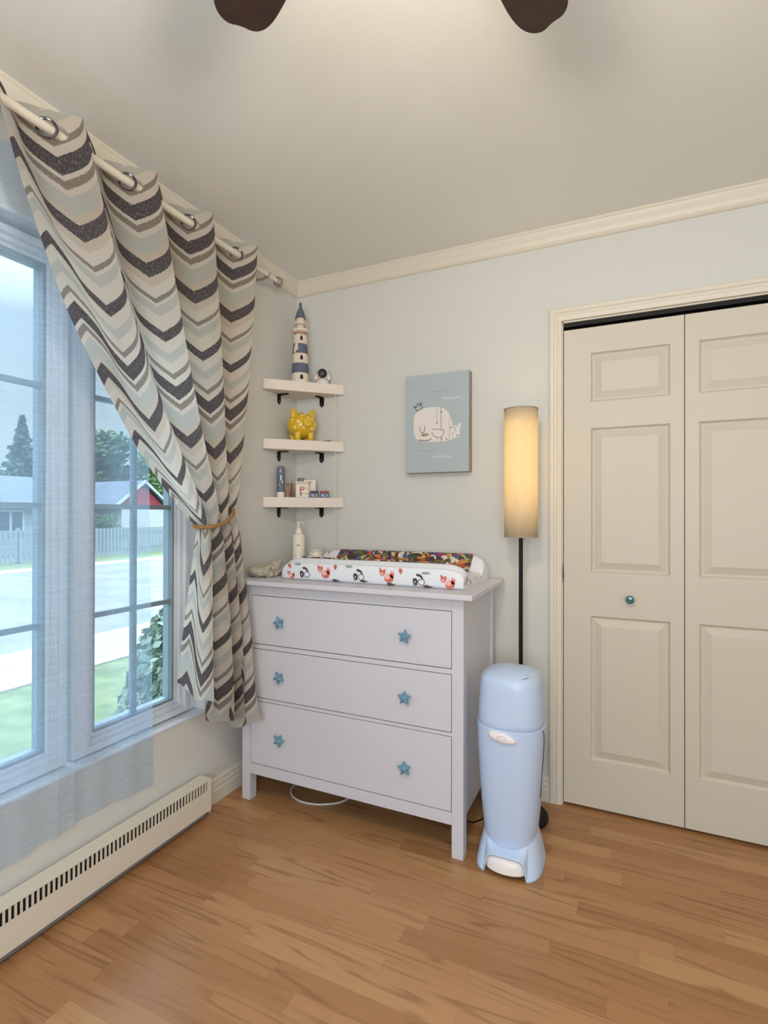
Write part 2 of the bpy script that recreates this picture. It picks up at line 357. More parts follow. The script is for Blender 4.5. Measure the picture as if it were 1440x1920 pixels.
# jamb fillers between units
bm = bmesh.new()
for i in range(3):
    yy = -.7815-.530*(i+.5)-.1725-.0
    box(bm, -.150, -.050, -1.1265-.530*i-.0965, -1.1265-.530*i-.063, .42, 2.12)
box(bm, -.150, -.048, -.7185, WY1-.003, .42, 2.12); box(bm, -.15, -.048, WY0+.012, -2.7805, .42, 2.12)
struct('trim_8', bm, FRAME, smooth=False, bevel=.002)

# unseen rear window frame, added around the fill light behind the camera
o = struct('window_5', B((1.1, 2.9, YB-.07, YB-.03, .8, .85), (1.1, 2.9, YB-.07, YB-.03, 2.15, 2.2), (1.1, 1.15, YB-.07, YB-.03, .85, 2.15), (2.85, 2.9, YB-.07, YB-.03, .85, 2.15), (1.98, 2.02, YB-.07, YB-.03, .85, 2.15)), FRAME, smooth=False)

# ------------------------------------------------------------------ baseboard heater
t = thing('baseboard_heater', 'long cream electric baseboard heater with slotted front below the window', 'heater', (0, -2.0, 0))
HY0, HY1 = -3.2, -.715
bm = bmesh.new()
# cabinet as a profile (x,z) extruded along y : back, top, front with slot band handled separately
box(bm, .0155, .0765, HY0, HY1, .1590, .1615); box(bm, .0155, .019, HY0, HY1, .02, .159)
box(bm, .0715, .0745, HY0, HY1, .034, .118); box(bm, .0715, .0745, HY0, HY1, .1565, .159)
box(bm, .019, .0715, HY1-.0025, HY1, .02, .159); box(bm, .0715, .0745, HY1-.022, HY1, .118, .1565)
obj('cabinet', bm, METW, t, smooth=False)
bm = bmesh.new(); box(bm, .019, .060, HY0, HY1-.02, .012, .034); obj('back_channel', bm, mat('grey_metal', (128, 132, 136), .45), t, smooth=False)['label'] = 'grey metal strip under the front panel'
bm = bmesh.new(); box(bm, .064, .067, HY0, HY1-.135, .05, .1585); obj('dark_interior', bm, DARK, t, smooth=False)
bm = bmesh.new()
y = HY1-.022+.0095
y -= .0155
while y > HY0:
    box(bm, .0705, .0742, y-.0060, y, .118, .1565); y -= .0155
obj('grille', bm, METW, t, smooth=False)

# ------------------------------------------------------------------ curtain rod
RODX, RODZ = .09, 2.366
t = thing('curtain_rod', 'cream curtain rod on a bracket just below the crown moulding', 'curtain rod', (RODX, -.5, RODZ))
bm = bmesh.new(); tube(bm, [(RODX, -2.95, RODZ), (RODX, -.47, RODZ)], .0135, 20); obj('pole', bm, TRIM, t)
bm = bmesh.new(); tube(bm, [(RODX, -.47, RODZ), (RODX, -.30, RODZ)], .0105, 20); obj('inner_pole', bm, TRIM, t)
bm = bmesh.new(); tube(bm, [(RODX, -.306, RODZ), (RODX, -.300, RODZ), (RODX, -.297, RODZ), (RODX, -.280, RODZ), (RODX, -.277, RODZ), (RODX, -.270, RODZ)], [.016, .022, .0235, .0235, .021, .012], 24)
obj('end_cap', bm, mat('brushed_nickel', (165, 158, 150), .35, .6), t)
bm = bmesh.new(); tube(bm, [(0, -.375, RODZ-.012), (.05, -.375, RODZ-.016), (RODX, -.375, RODZ-.014)], .005, 10); box(bm, 0, .004, -.39, -.36, RODZ-.05, RODZ+.02)
tube(bm, [(RODX+.014*math.cos(a), -.375, RODZ+.014*math.sin(a)) for a in [math.radians(v) for v in range(150, 400, 20)]], .003, 8)
obj('bracket', bm, mat('brushed_nickel', (165, 158, 150), .35, .6), t)
# ring of the rod near the left edge
bm = bmesh.new(); lathe(bm, [(.0135, -.012), (.021, -.008), (.022, .004), (.0137, .010)], (RODX, -1.555, RODZ), 24, M=RX); obj('joint_collar', bm, TRIM, t)

# ------------------------------------------------------------------ chevron curtain
YT0, YT1, TW = -1.585, -.515, .272
ZTOP = 2.420
def lerp(a, b, t): return a+(b-a)*t
def cpath(s):
    """centre path of the cloth for column s: list of (y,z)"""
    T = (lerp(YT0, YT1, s), ZTOP)
    Bp = (-.835+.185*(s**.85), 1.19+.06*s)
    Cp = (lerp(-1.27, -.575, s**.8), lerp(1.53, 1.72, s))
    E = (lerp(-1.03, -.49, s**.55), .30)
    pts = []
    for i in range(61):
        q = i/60; pts.append(((1-q)**2*T[0]+2*q*(1-q)*Cp[0]+q*q*Bp[0], (1-q)**2*T[1]+2*q*(1-q)*Cp[1]+q*q*Bp[1]))
    nl = 40
    for i in range(1, nl+1):
        q = i/nl; g = q**.9
        pts.append((lerp(Bp[0], E[0], g), lerp(Bp[1], E[1]-.25, q)))
    return pts
def curtain():
    NS = 520
    ys = []
    L = 0
    while L < .11: ys.append(L); L += .0045
    while L < 2.2: ys.append(L); L += .014
    bm = bmesh.new(); uvl = bm.loops.layers.uv.new('UVMap'); cols = []
    for i in range(NS+1):
        s = i/NS; p = cpath(s); acc = [0]
        for a, b in zip(p, p[1:]): acc.append(acc[-1]+math.hypot(b[0]-a[0], b[1]-a[1]))
        Lt = acc[60]                        # length at tie
        Ltot = 2.035+.045*math.sin(s*PI)+.02*math.sin(s*21)
        phi = 2*PI*(lerp(YT0, YT1, s)-(-.525))/TW
        col = []; j = 0
        for L0 in ys:
            L = .11+(L0-.11)*(Ltot-.11)/(ys[-1]-.11) if L0 > .11 else L0
            while j < len(acc)-2 and acc[j+1] < L: j += 1
            q = (L-acc[j])/(acc[j+1]-acc[j]); y = lerp(p[j][0], p[j+1][0], q); z = lerp(p[j][1], p[j+1][1], q)
            d = L-Lt
            if d < 0:
                f = min(1, max(0, 1+d/1.15)); A = lerp(.060, .036, f**1.4)
                A *= lerp(1, lerp(.15, 1, min(1, max(0, (s-.16)/.16))), min(1, max(0, (L-.12)/.5)))
                xc = lerp(.092, .112, f)
            else:
                f = min(1, d/.5); A = lerp(.036, .048, f)*lerp(.15, 1, min(1, max(0, (s-.16)/.16))); xc = lerp(.112, .118, f)
            pin = math.exp(-(d/.05)**2)      # pinch at the tieback
            A *= 1-.35*pin
            ph = phi+.25*math.sin(3*z+s*5)*min(1, L/.6)
            x = xc+A*math.cos(ph)
            x += .006*noise.noise(Vector((s*9, L*3, 1)))*min(1, L/.3)
            # crest leans towards the corner so each front face is broad
            y += -.016*math.sin(2*phi)*(1 if L < .3 else max(.3, 1-(L-.3)))
            if d > .55: y += .012*math.sin(s*33+L*9)*(d-.55)*4
            kz = min(1, max(0, (1.08-z)/.10)); kz = kz*kz*(3-2*kz); dyy = max(0, y+.612)*kz; y -= dyy*.97; x += .8*dyy
            col.append((bm.verts.new((x, y, z)), phi/(2*PI), L))
        cols.append(col)
    holes = [k for k in range(0, 9)]
    for i in range(NS):
        for j in range(len(ys)-1):
            u = (cols[i][j][1]+cols[i+1][j][1])/2; L = (cols[i][j][2]+cols[i][j+1][2])/2
            fr = (u % .5)-.25
            if abs(L-.054) < .03 and (fr*.37)**2+(L-.054)**2 < .0235**2: continue
            q4 = (cols[i][j], cols[i+1][j], cols[i+1][j+1], cols[i][j+1])
            f = bm.faces.new([a[0] for a in q4])
            for lp, a in zip(f.loops, q4): lp[uvl].uv = (a[1]+10, a[2])
    bmesh.ops.delete(bm, geom=[v for v in bm.verts if not v.link_faces], context='VERTS')
    return bm
t = thing('chevron_curtain', 'grey, cream and sage chevron-striped curtain tied back beside the window', 'curtain', (.09, -.9, ZTOP))
cl = obj('cloth', curtain(), curtain_mat(), t, angle=180)
# grommets
RING = mat('chrome_grommet', (120, 118, 120), .18, 1)
for kk in range(8):
    ph = (-.25-.5*kk)               # phi/2pi
    yt = -.525+ph*TW
    if yt < YT0+.02: break
    phr = 2*PI*ph
    x = .092+.060*math.cos(phr); y = yt-.016*math.sin(2*phr)
    dx = -.060*math.sin(phr)*2*PI/TW; dy = 1-.032*math.cos(2*phr)*2*PI/TW
    d = Vector((dx, dy, 0)).normalized(); up = Vector((0, 0, 1))
    bm = bmesh.new(); c0 = Vector((x, y, ZTOP-.054)); nn = 40
    pts = [c0+d*.026*math.cos(a)+up*.026*math.sin(a) for a in [2*PI*k/nn for k in range(nn+1)]]
    tube(bm, pts, .0042, 8); obj('grommet', bm, RING, t)
# tieback
t = thing('curtain_tieback', 'thin golden-brown woven tieback wrapped around the gathered chevron curtain', 'tieback', (.115, -.74, 1.21))
bm = bmesh.new(); pts = []
for k in range(49):
    a = 2*PI*k/48
    yy = -.745+.098*math.cos(a); xx = .113+.052*math.sin(a)
    zz = 1.222+.036*math.cos(a)-.012*math.sin(a)+.010*math.cos(a)**2
    pts.append((xx, yy, zz))
tube(bm, pts, [.0078]*49, 8)
for v in bm.verts: v.co.z = v.co.z+(v.co.z-1.22)*.02
obj('band', bm, mat('golden_brown_cord', (150, 112, 62), .6, noise_amt=.3, nscale=150), t)
bm = bmesh.new(); tube(bm, [(.113, -.650, 1.268), (.06, -.625, 1.275), (.0, -.612, 1.278)], .0045, 8); ball(bm, (.115, -.648, 1.266), .010, 2); obj('hook', bm, BLACK, t)

# ------------------------------------------------------------------ sheer
bm = bmesh.new(); cols = []
def shx(y, z):
    a = .010+.0045*math.sin(y*52)+.003*math.sin(y*23+1)
    for yc in (-1.276, -1.33, -1.62, -1.9, -2.2): a += .016*math.exp(-((y-yc-.006*math.sin(z*2))/.010)**2)
    return max(.005, a+(.03 if z < .30 else 0)*0)
NY = 420
for i in range(NY+1):
    y = lerp(-2.9, -.951, i/NY)
    col = []
    for j in range(41):
        zb = .235+.05*(1-i/NY)*0+.012*math.sin(y*9); z = lerp(2.31, zb, j/40)
        yy = y - (.04*(z-.3)/2 if y > -1.1 else .04*(z-.3)/2*max(0, (y+2.0)/.9))
        col.append(bm.verts.new((shx(y, z), yy, z)))
    cols.append(col)
for a, b in zip(cols, cols[1:]):
    for j in range(40): bm.faces.new((a[j], b[j], b[j+1], a[j+1]))
o = obj('sheer_curtain', bm, sheer_mat(), None, angle=180, origin=(.01, -1.5, 2.31))
tag(o, 'semi-transparent white voile sheer hanging across the window behind the chevron curtain', 'curtain')

# ------------------------------------------------------------------ dresser
t = thing('dresser', 'white chest of three wide drawers with blue star knobs, used as changing table', 'dresser', (.589, -.305, 0))
X0, X1, YF, YK = .090, 1.088, -.5436, -.067; LW = .0437
for x in (X0, X1-LW):
    for y in (YF, YK-LW):
        obj('leg', B((x, x+LW, y, y+LW, 0, .940)), WHITE, t, bevel=.0015)
obj('top', B((X0-.043, X1+.043, YF-.043, YK+.012, .940, .960)), WHITE, t, bevel=.003)
for x in (X0+.006, X1-.006-.014): obj('side_panel', B((x, x+.014, YF+LW, YK-LW, .135, .940)), WHITE, t, smooth=False)
obj('back_panel', B((X0+LW, X1-LW, YK-.012, YK-.004, .135, .94)), WHITE, t, smooth=False)
for z0, z1 in ((.118, .163), (.4385, .4505), (.6635, .6815), (.8935, .940)):
    obj('rail', B((X0+LW, X1-LW, YF+.001, YF+.021, z0, z1)), WHITE, t, smooth=False)
obj('inner_case', B((X0+LW, X1-LW, YF+.024, YK-.013, .150, .938)), DARK, t, smooth=False)
SKY = mat('sky_blue_paint', (98, 146, 168), .5)
def star(cx, cz, parent, rot):
    bm = bmesh.new(); y0 = YF-.002; yf = y0-.020; R1, R2 = .0285, .0135
    ring = []
    for k in range(10):
        a = rot+PI/2+2*PI*k/10; r = R1 if k % 2 == 0 else R2
        ring.append((cx+r*math.cos(a), cz+r*math.sin(a)))
    fr = [bm.verts.new((x, yf+.004, z)) for x, z in ring]; bk = [bm.verts.new((x, yf+.013, z)) for x, z in ring]; c1 = bm.verts.new((cx, yf-.006, cz))
    for k in range(10):
        n = (k+1) % 10
        bm.faces.new((fr[k], fr[n], c1)); bm.faces.new((fr[k], bk[k], bk[n], fr[n]))
    bm.faces.new(bk)
    lathe(bm, [(.009, -.001), (.008, .012)], (cx, y0, cz), 14, M=RX)
    bmesh.ops.recalc_face_normals(bm, faces=bm.faces)
    obj('knob', bm, SKY, parent, smooth=False, bevel=.001)['label'] = 'sky blue star-shaped knob'
for n_, (z0, z1, zk) in enumerate(((.6845, .8905, .785), (.4535, .6605, .555), (.1660, .4355, .291))):
    d = obj('drawer', B((X0+LW+.0025, X1-LW-.0025, YF+.001, YF+.022, z0, z1)), WHITE, t, bevel=.001)
    star(.291, zk, d, .25+.3*n_); star(.864, zk, d, .12*(n_-1))

# ------------------------------------------------------------------ changing pad
PADW = mat('white_printed_cotton', (226, 228, 234), .8, bump=.15, bscale=40)
FOX = mat('coral_red_print', (206, 104, 88), .8); FOXL = mat('pale_pink_print', (240, 178, 168), .8); TAUP = mat('dark_brown_print', (74, 66, 64), .8)
LEAF = mat('rust_leaf_print', (196, 110, 86), .8); GREY = mat('grey_print', (150, 158, 165), .8)
PX0, PX1, PY0, PY1 = .248, 1.066, -.478, -.088
def padz(v):   # v in 0..1 front->back : top surface height
    hf = .088*math.exp(-((v-.10)/.17)**2); hb = .105*math.exp(-((v-.92)/.17)**2)
    return .9615+max(.040, .0)+max(0, (hf+hb)-.035)*.95
def padpt(u, v):
    return (lerp(PX0, PX1, u), lerp(PY0, PY1, v), padz(v))
bm = bmesh.new()
NU, NV = 60, 48
def profile(k):  # closed section around y-z: list of (y,z) for u-end scaling
    pass
sec = []
for j in range(NV+1): v = j/NV; sec.append((lerp(PY0+.012, PY1-.012, v), padz(v)))
# round the edges : add front and back faces
front = [(PY0+.012, .9605), (PY0+.003, .966), (PY0, .975), (PY0-.001, 1.000), (PY0+.001, 1.022), (PY0+.006, 1.034)]
back = [(PY1-.005, 1.040), (PY1, 1.022), (PY1, .975), (PY1-.004, .966), (PY1-.012, .9605)]
sec = front+[(y, z) for y, z in sec if PY0+.014 < y < PY1-.012]+back
rows = []
for i in range(NU+1):
    u = i/NU; ex = min(u, 1-u)*(PX1-PX0)      # distance from the end
    k = 1 if ex > .085 else math.sqrt(max(0, 1-(1-ex/.085)**2))
    kk = lerp(.62, 1, k); rows.append([bm.verts.new((lerp(PX0, PX1, u)+(0), lerp((PY0+PY1)/2, y, lerp(.965, 1, k)), .9605+(z-.9605)*kk)) for y, z in sec])
for a, b in zip(rows, rows[1:]):
    for j in range(len(sec)-1): bm.faces.new((a[j], b[j], b[j+1], a[j+1]))
    bm.faces.new((a[-1], b[-1], b[0], a[0]))
bm.faces.new(rows[0]); bm.faces.new(rows[-1][::-1])
bmesh.ops.recalc_face_normals(bm, faces=bm.faces)
# printed animals on the front and right faces (surface pattern)
def pr_front(pts, cx, cz, s, mi, d=0): 
    yy = PY0-.0018-d*.0003
    poly(bm, [(cx+x*s, yy, cz+z*s) for x, z in pts], mi)
def circ(n=14, rx=1, rz=1, ox=0, oz=0): return [(ox+rx*math.cos(2*PI*k/n), oz+rz*math.sin(2*PI*k/n)) for k in range(n)]
def fox(cx, cz, s):
    pr_front(circ(14, .66, .56, .3, -.38), cx, cz, s, 1); pr_front([(.5, -.2), (.55, .55), (.95, .55), (1.05, .1), (.95, -.4)], cx, cz, s, 1)
    pr_front(circ(12, .42, .34, .08, -.22), cx, cz, s, 2, 1); pr_front([(.62, .52), (.95, .55), (1.0, .3), (.66, .28)], cx, cz, s, 2, 1)
    pr_front([(-1.0, 1.0), (-.72, .68), (-.5, .62), (-.18, .80), (-.15, .3), (-.40, -.05), (-.68, -.2), (-.95, .1), (-1.0, .5)], cx, cz, s, 1, 2)
    pr_front([(-.85, .28), (-.4, .35), (-.52, .0), (-.68, -.12)], cx, cz, s, 2, 3)
def raccoon(cx, cz, s):
    pr_front([(-1, .1), (-.9, -.8), (-.3, -.7), (-.2, .0), (-.45, .25), (-.8, .3)], cx, cz, s, 3); pr_front([(-.5, .85), (-.1, .95), (.4, .7), (.65, .2), (.45, .15), (.1, .5), (-.4, .6)], cx, cz, s, 3)
    pr_front(circ(16, .52, .48, .35, -.25), cx, cz, s, 3, 1); pr_front(circ(16, .42, .38, .35, -.25), cx, cz, s, 0, 2); pr_front(circ(8, .10, .13, -.62, -.25), cx, cz, s, 0, 2); pr_front(circ(8, .08, .1, -.8, -.6), cx, cz, s, 0, 2)
def leafp(cx, cz, s, mi=4, r=0):
    pts = [(0, -1), (.5, -.2), (.6, .3), (.3, .7), (-.3, .7), (-.55, .3), (-.45, -.2)]
    c, s_ = math.cos(r), math.sin(r); pr_front([(x*c-z*s_, x*s_+z*c) for x, z in pts], cx, cz, s, mi)
for cx, cz, s in ((.465, 1.003, .030), (.755, 1.002, .031), (1.008, .990, .028)): fox(cx, cz, s)
fox(.300, .983, .018)
for cx, cz in ((.372, .993), (.632, .995), (.893, .989)): raccoon(cx, cz, .027)
for cx, cz, r in ((.293, 1.020, .5), (.520, 1.024, 0), (.815, 1.021, .1)): leafp(cx, cz, .014, 4, r)
for cx, cz in ((.335, 1.029), (.585, 1.029), (.920, 1.018)): pr_front(circ(12, 1.1, .32), cx, cz, .016, 5)
for cx, cz in ((.525, .968), (.775, .967), (.655, .972), (.93, .967)): pr_front([(-1, 0), (-.4, .3), (.3, .1), (1, 0), (.3, -.15), (-.4, -.2)], cx, cz, .022, 3)
random.seed(4)
for _ in range(16):   # right end marks
    yy = random.uniform(PY0+.03, PY1-.05); zz = random.uniform(.972, 1.0); s = random.uniform(.006, .011); a0 = random.uniform(-.5, .5)
    mi = random.choice((3, 3, 4, 5)); pts = [(0, -1), (.35, 0), (0, 1), (-.35, 0)]
    poly(bm, [(PX1+.0010, yy+(x*math.cos(a0)-z*math.sin(a0))*s, zz+(x*math.sin(a0)+z*math.cos(a0))*s) for x, z in pts], mi)
for _ in range(60):   # marks on the upper surface, following its height
    u = random.uniform(.05, .97); v = random.uniform(.16, .97); s = random.uniform(.006, .013)
    if .10 < u < .93 and v < .93 and random.random() < .8: continue
    pts = [(-1, 0), (0, .4), (1, 0), (0, -.4)] if random.random() < .5 else circ(7, .7, .5); a0 = random.uniform(0, 3); mi = random.choice((3, 3, 5, 4))
    P = []
    for x, z in pts:
        xx = lerp(PX0, PX1, u)+(x*math.cos(a0)-z*math.sin(a0))*s; yy = lerp(PY0, PY1, v)+(x*math.sin(a0)+z*math.cos(a0))*s
        if not PY0+.02 < yy < PY1-.02: break
        P.append((xx, yy, padz((yy-PY0-.012)/(PY1-PY0-.024))+.0022))
    if len(P) == len(pts): poly(bm, P, mi)
o = obj('changing_pad', bm, [PADW, FOX, FOXL, TAUP, LEAF, GREY], None, origin=(.657, -.283, .9605), angle=50)
tag(o, 'contoured white changing pad printed with foxes and raccoons on top of the white dresser', 'changing pad')
# colourful mat in the hollow
def patch_mat():
    m = bpy.data.materials.new('multicolour_printed_fabric'); m.use_nodes = True; nt = m.node_tree; b = nt.nodes['Principled BSDF']
    t_ = N(nt, 'ShaderNodeTexCoord'); n = N(nt, 'ShaderNodeTexNoise'); n.inputs['Scale'].default_value = 12; nt.links.new(t_.outputs['Object'], n.inputs[0])
    va = N(nt, 'ShaderNodeVectorMath', operation='MULTIPLY_ADD'); nt.links.new(n.outputs['Color'], va.inputs[0]); va.inputs[1].default_value = (.11, .11, .11); nt.links.new(t_.outputs['Object'], va.inputs[2])
    vo = N(nt, 'ShaderNodeTexVoronoi'); vo.inputs['Scale'].default_value = 62; nt.links.new(va.outputs[0], vo.inputs[0])
    s = N(nt, 'ShaderNodeSeparateXYZ'); nt.links.new(vo.outputs['Color'], s.inputs[0])
    r = N(nt, 'ShaderNodeValToRGB'); r.color_ramp.interpolation = 'CONSTANT'; nt.links.new(s.outputs[0], r.inputs[0])
    cs = [(86, 62, 42), (48, 96, 66), (84, 66, 110), (196, 132, 70), (60, 50, 50), (150, 60, 110), (200, 76, 50), (62, 84, 140), (196, 180, 90), (98, 110, 60), (220, 215, 200), (70, 50, 40)]
    el = r.color_ramp.elements
    for i, c in enumerate(cs):
        x = el[i] if i < 2 else el.new(i/len(cs)); x.position = i/len(cs); x.color = lin(c)
    nt.links.new(r.outputs[0], b.inputs['Base Color']); b.inputs['Roughness'].default_value = .75
    return m
bm = bmesh.new(); rows = []
MX0, MX1 = .325, 1.010
for i in range(61):
    u = i/60; col = []
    for j in range(31):
        v = lerp(.12, .90, j/30)
        x = lerp(MX0, MX1, u)+.012*math.sin(v*9); yy = lerp(PY0+.012, PY1-.012, v)
        sk = .05*(v-.5) if u < .5 else -.02*(v-.5)
        col.append(bm.verts.new((x+sk, yy, padz(v)+.0035+.003*max(0, noise.noise(Vector((x*14, yy*14, 0)))))))
    rows.append(col)
for a, b in zip(rows, rows[1:]):
    for j in range(30): bm.faces.new((a[j], b[j], b[j+1], a[j+1]))
o = obj('changing_mat', bm, patch_mat(), None, origin=(.66, -.28, 1.0), angle=180)
so = o.modifiers.new('thickness', 'SOLIDIFY'); so.thickness = .003; so.offset = 1
tag(o, 'multicoloured brightly patterned cloth mat lying in the hollow of the changing pad', 'mat')

# ------------------------------------------------------------------ things on the dresser
CREAM = mat('cream_plastic', (232, 222, 206), .4)
DZT = .9605
t = thing('pump_bottle', 'tall cream lotion bottle with a pump, in the corner on the dresser', 'bottle', (.120, -.125, DZT))
bm = bmesh.new(); lathe(bm, [(.028, 0), (.031, .004), (.031, .172), (.028, .180), (.019, .184), (.0165, .186), (.0165, .188)], (.110, -.140, DZT), 36); obj('bottle_body', bm, CREAM, t)
bm = bmesh.new(); lathe(bm, [(.017, .186), (.017, .194), (.012, .208), (.010, .214), (.0045, .216), (.0045, .233), (.009, .234), (.010, .243), (.006, .246)], (.110, -.140, DZT), 24)
tube(bm, [(.110, -.140, DZT+.240), (.140, -.146, DZT+.241), (.148, -.149, DZT+.237)], [.006, .005, .004], 10); obj('pump', bm, CREAM, t)
bm = bmesh.new()
INK = mat('black_print', (60, 56, 54), .7)
def on_cyl(cx, cy, r, ang, z): return (cx+r*math.cos(ang), cy+r*math.sin(ang), z)
a0 = math.radians(-57)
for (da, z, w_, h_) in ((-.25, .083, .10, .003), (-.05, .086, .07, .006), (.15, .083, .12, .003), (-.1, .077, .25, .002), (0, .092, .05, .002)):
    poly(bm, [on_cyl(.110, -.140, .0314, a0+da-w_/1, DZT+z+.04), on_cyl(.110, -.140, .0314, a0+da+w_, DZT+z+.04), on_cyl(.110, -.140, .0314, a0+da+w_, DZT+z+.04+h_), on_cyl(.110, -.140, .0314, a0+da-w_, DZT+z+.04+h_)])
obj('label_print', bm, INK, t, smooth=False)
t = thing('cream_jar', 'short round cream jar with a flat lid beside the pump bottle on the dresser', 'jar', (.206, -.13, DZT))
bm = bmesh.new(); lathe(bm, [(.030, 0), (.0325, .003), (.0325, .092), (.031, .095)], (.206, -.13, DZT), 32); obj('jar_body', bm, CREAM, t)
bm = bmesh.new(); lathe(bm, [(.0315, .095), (.0335, .096), (.0335, .106), (.031, .109), (.029, .109), (.028, .1075), (.001, .1075)], (.206, -.13, DZT), 32); obj('lid', bm, mat('grey_cream_plastic', (205, 200, 190), .5), t)
# soft toy
PL = mat('grey_beige_plush', (176, 168, 150), .95, noise_amt=.12, nscale=60, bump=.8, bscale=220)
t = thing('plush_comforter', 'crumpled grey-beige plush comforter with a small stitched face, left end of the dresser top', 'soft toy', (.125, -.40, DZT))
bm = bmesh.new(); vs_ = ball(bm, (.118, -.405, DZT+.026), 1, 5, (.066, .085, .034))
for v in vs_:
    d = v.co-Vector((.118, -.405, DZT+.026)); n_ = noise.noise(v.co*22)+.5*noise.noise(v.co*50)
    v.co += d*n_*.45; v.co.z = max(DZT+.0005, v.co.z)
obj('cloth_body', bm, PL, t, angle=180)
HC = Vector((.165, -.415, DZT+.048))
bm = bmesh.new(); ball(bm, HC, .030, 4, (1, .95, .85))
for s in (-1, 1): ball(bm, HC+Vector((.022*s, .010, .022)), .010, 3)
hd = obj('head', bm, PL, t, angle=180)
bm = bmesh.new(); fd = Vector((.45, -.85, .25)).normalized(); sd = Vector((.85, .45, 0)).normalized()
for s in (-1, 1): ball(bm, HC+fd*.0285+sd*.008*s+Vector((0, 0, .004)), .0022, 2)
ball(bm, HC+fd*.029+Vector((0, 0, -.003)), .003, 2, (1, 1, .6)); obj('stitched_face', bm, INK, hd)

# ------------------------------------------------------------------ corner shelves
SHELF = mat('cream_white_shelf', (224, 214, 204), .5)
SH = []
for nm, z in (('highest', 1.907), ('middle', 1.614), ('lowest', 1.327)):
    bt = {'highest': 'holding the lighthouse and camera', 'middle': 'holding the yellow piggy bank', 'lowest': 'holding small bottles and boxes'}[nm]
    t = thing('corner_shelf', 'cream triangular corner shelf %s, %s of three' % (bt, nm), 'shelf', (.1, -.1, z-.05), 'triangular corner shelves')
    bm = bmesh.new(); s = .295
    extr(bm, [(0.0005, -.0005, z-.050), (.0005, -s, z-.050), (.012, -s-.003, z-.050), (s+.003, -.012, z-.050), (s, -.0005, z-.050)], (0, 0, .050))
    obj('board', bm, SHELF, t, smooth=False, bevel=.0015)
    zt = z-.050
    for side in (0, 1):
        bm = bmesh.new(); p = .160
        def q(a, h, zz): return (h, -a, zz) if side == 0 else (a, -h, zz)   # a along wall, h off wall
        w_ = .0125
        extr(bm, [q(p-w_, .0003, zt), q(p+w_, .0003, zt), q(p+w_, .0003, zt-.040), q(p, .0003, zt-.052), q(p-w_, .0003, zt-.040)], Vector(q(0, .004, 0)))
        extr(bm, [q(p-w_, .0003, zt-.0002), q(p+w_, .0003, zt-.0002), q(p+w_, .052, zt-.0002), q(p, .062, zt-.0002), q(p-w_, .052, zt-.0002)], (0, 0, -.004))
        bt_ = obj('bracket', bm, BLACK, t, smooth=False)
        bm = bmesh.new(); ball(bm, q(p, .0048, zt-.036), .0032, 2); obj('screw', bm, CHROME, bt_)
# lighthouse
BLUE = mat('denim_blue_paint', (94, 101, 120), .75, noise_amt=.15, nscale=40); CHALK = mat('chalky_white_paint', (222, 210, 194), .8, noise_amt=.06, nscale=40); WOOD = mat('worn_tan_wood', (176, 142, 120), .8)
LX, LY, LZ = .096, -.108, 1.907
t = thing('toy_lighthouse', 'blue and white striped wooden lighthouse ornament on the top corner shelf', 'ornament', (LX, LY, LZ))
def rad(z): return lerp(.0455, .0325, z/.275)
def band(z0, z1, m, name='tower_band', dr=0):
    bm = bmesh.new(); lathe(bm, [(rad(z0)+dr-.001, z0), (rad(z0)+dr, z0+.002), (rad(z1)+dr, z1-.002), (rad(z1)+dr-.001, z1)], (LX, LY, LZ), 36); return obj(name, bm, m, t)
b1 = band(0, .055, CHALK); band(.055, .105, BLUE, dr=.0005); b2 = band(.105, .155, CHALK); band(.155, .205, BLUE, dr=.0005); b3 = band(.205, .252, CHALK)
cdx = Vector((1.623-LX, -2.38-LY, 0)).normalized(); ca = math.atan2(cdx.y, cdx.x)
for par, zc in ((b1, .020), (b2, .120), (b3, .220)):
    bm = bmesh.new(); r = rad(zc)+.0012
    pts = []
    for (aa, zz) in [(-.17, 0), (.17, 0), (.17, .014), (.12, .021), (0, .024), (-.12, .021), (-.17, .014)]:
        pts.append((LX+r*math.cos(ca+.15+aa), LY+r*math.sin(ca+.15+aa), LZ+zc+zz))
    poly(bm, pts); obj('window', bm, mat('black_window', (20, 18, 22), .7), par, smooth=False)
# chipped white patch on the upper blue band
bm = bmesh.new(); r = rad(.18)+.0020
poly(bm, [(LX+(r+.0008 if zz < .18 else r-.0012)*math.cos(ca+aa), LY+(r+.0008 if zz < .18 else r-.0012)*math.sin(ca+aa), LZ+zz) for aa, zz in [(-.95, .158), (-.55, .156), (-.62, .166), (-.28, .172), (-.34, .204), (-.6, .205), (-.7, .199), (-.95, .19)]])
obj('chipped_patch', bm, CHALK, t, smooth=False)
bm = bmesh.new(); lathe(bm, [(.027, .252), (.029, .262), (.034, .268)], (LX, LY, LZ), 32); obj('neck', bm, WOOD, t)
bm = bmesh.new(); lathe(bm, [(.034, .266), (.040, .270), (.042, .276), (.040, .283), (.030, .286)], (LX, LY, LZ), 36)
lathe(bm, [(.020, .284), (.020, .303)], (LX, LY, LZ), 24)
for k in range(10):
    a = 2*PI*k/10; tube(bm, [(LX+.035*math.cos(a), LY+.035*math.sin(a), LZ+.283), (LX+.035*math.cos(a), LY+.035*math.sin(a), LZ+.305)], .0012, 6)
lathe(bm, [(.031, .303), (.0375, .306), (.0375, .311), (.030, .314)], (LX, LY, LZ), 36)
lathe(bm, [(.021, .312), (.0205, .342)], (LX, LY, LZ), 24); obj('gallery', bm, CHALK, t)
bm = bmesh.new(); lathe(bm, [(.026, .340), (.0275, .343), (.020, .368), (.009, .398), (.0065, .404), (.008, .409), (.0085, .415), (.006, .422), (.001, .425)], (LX, LY, LZ), 32); obj('roof', bm, BLUE, t)
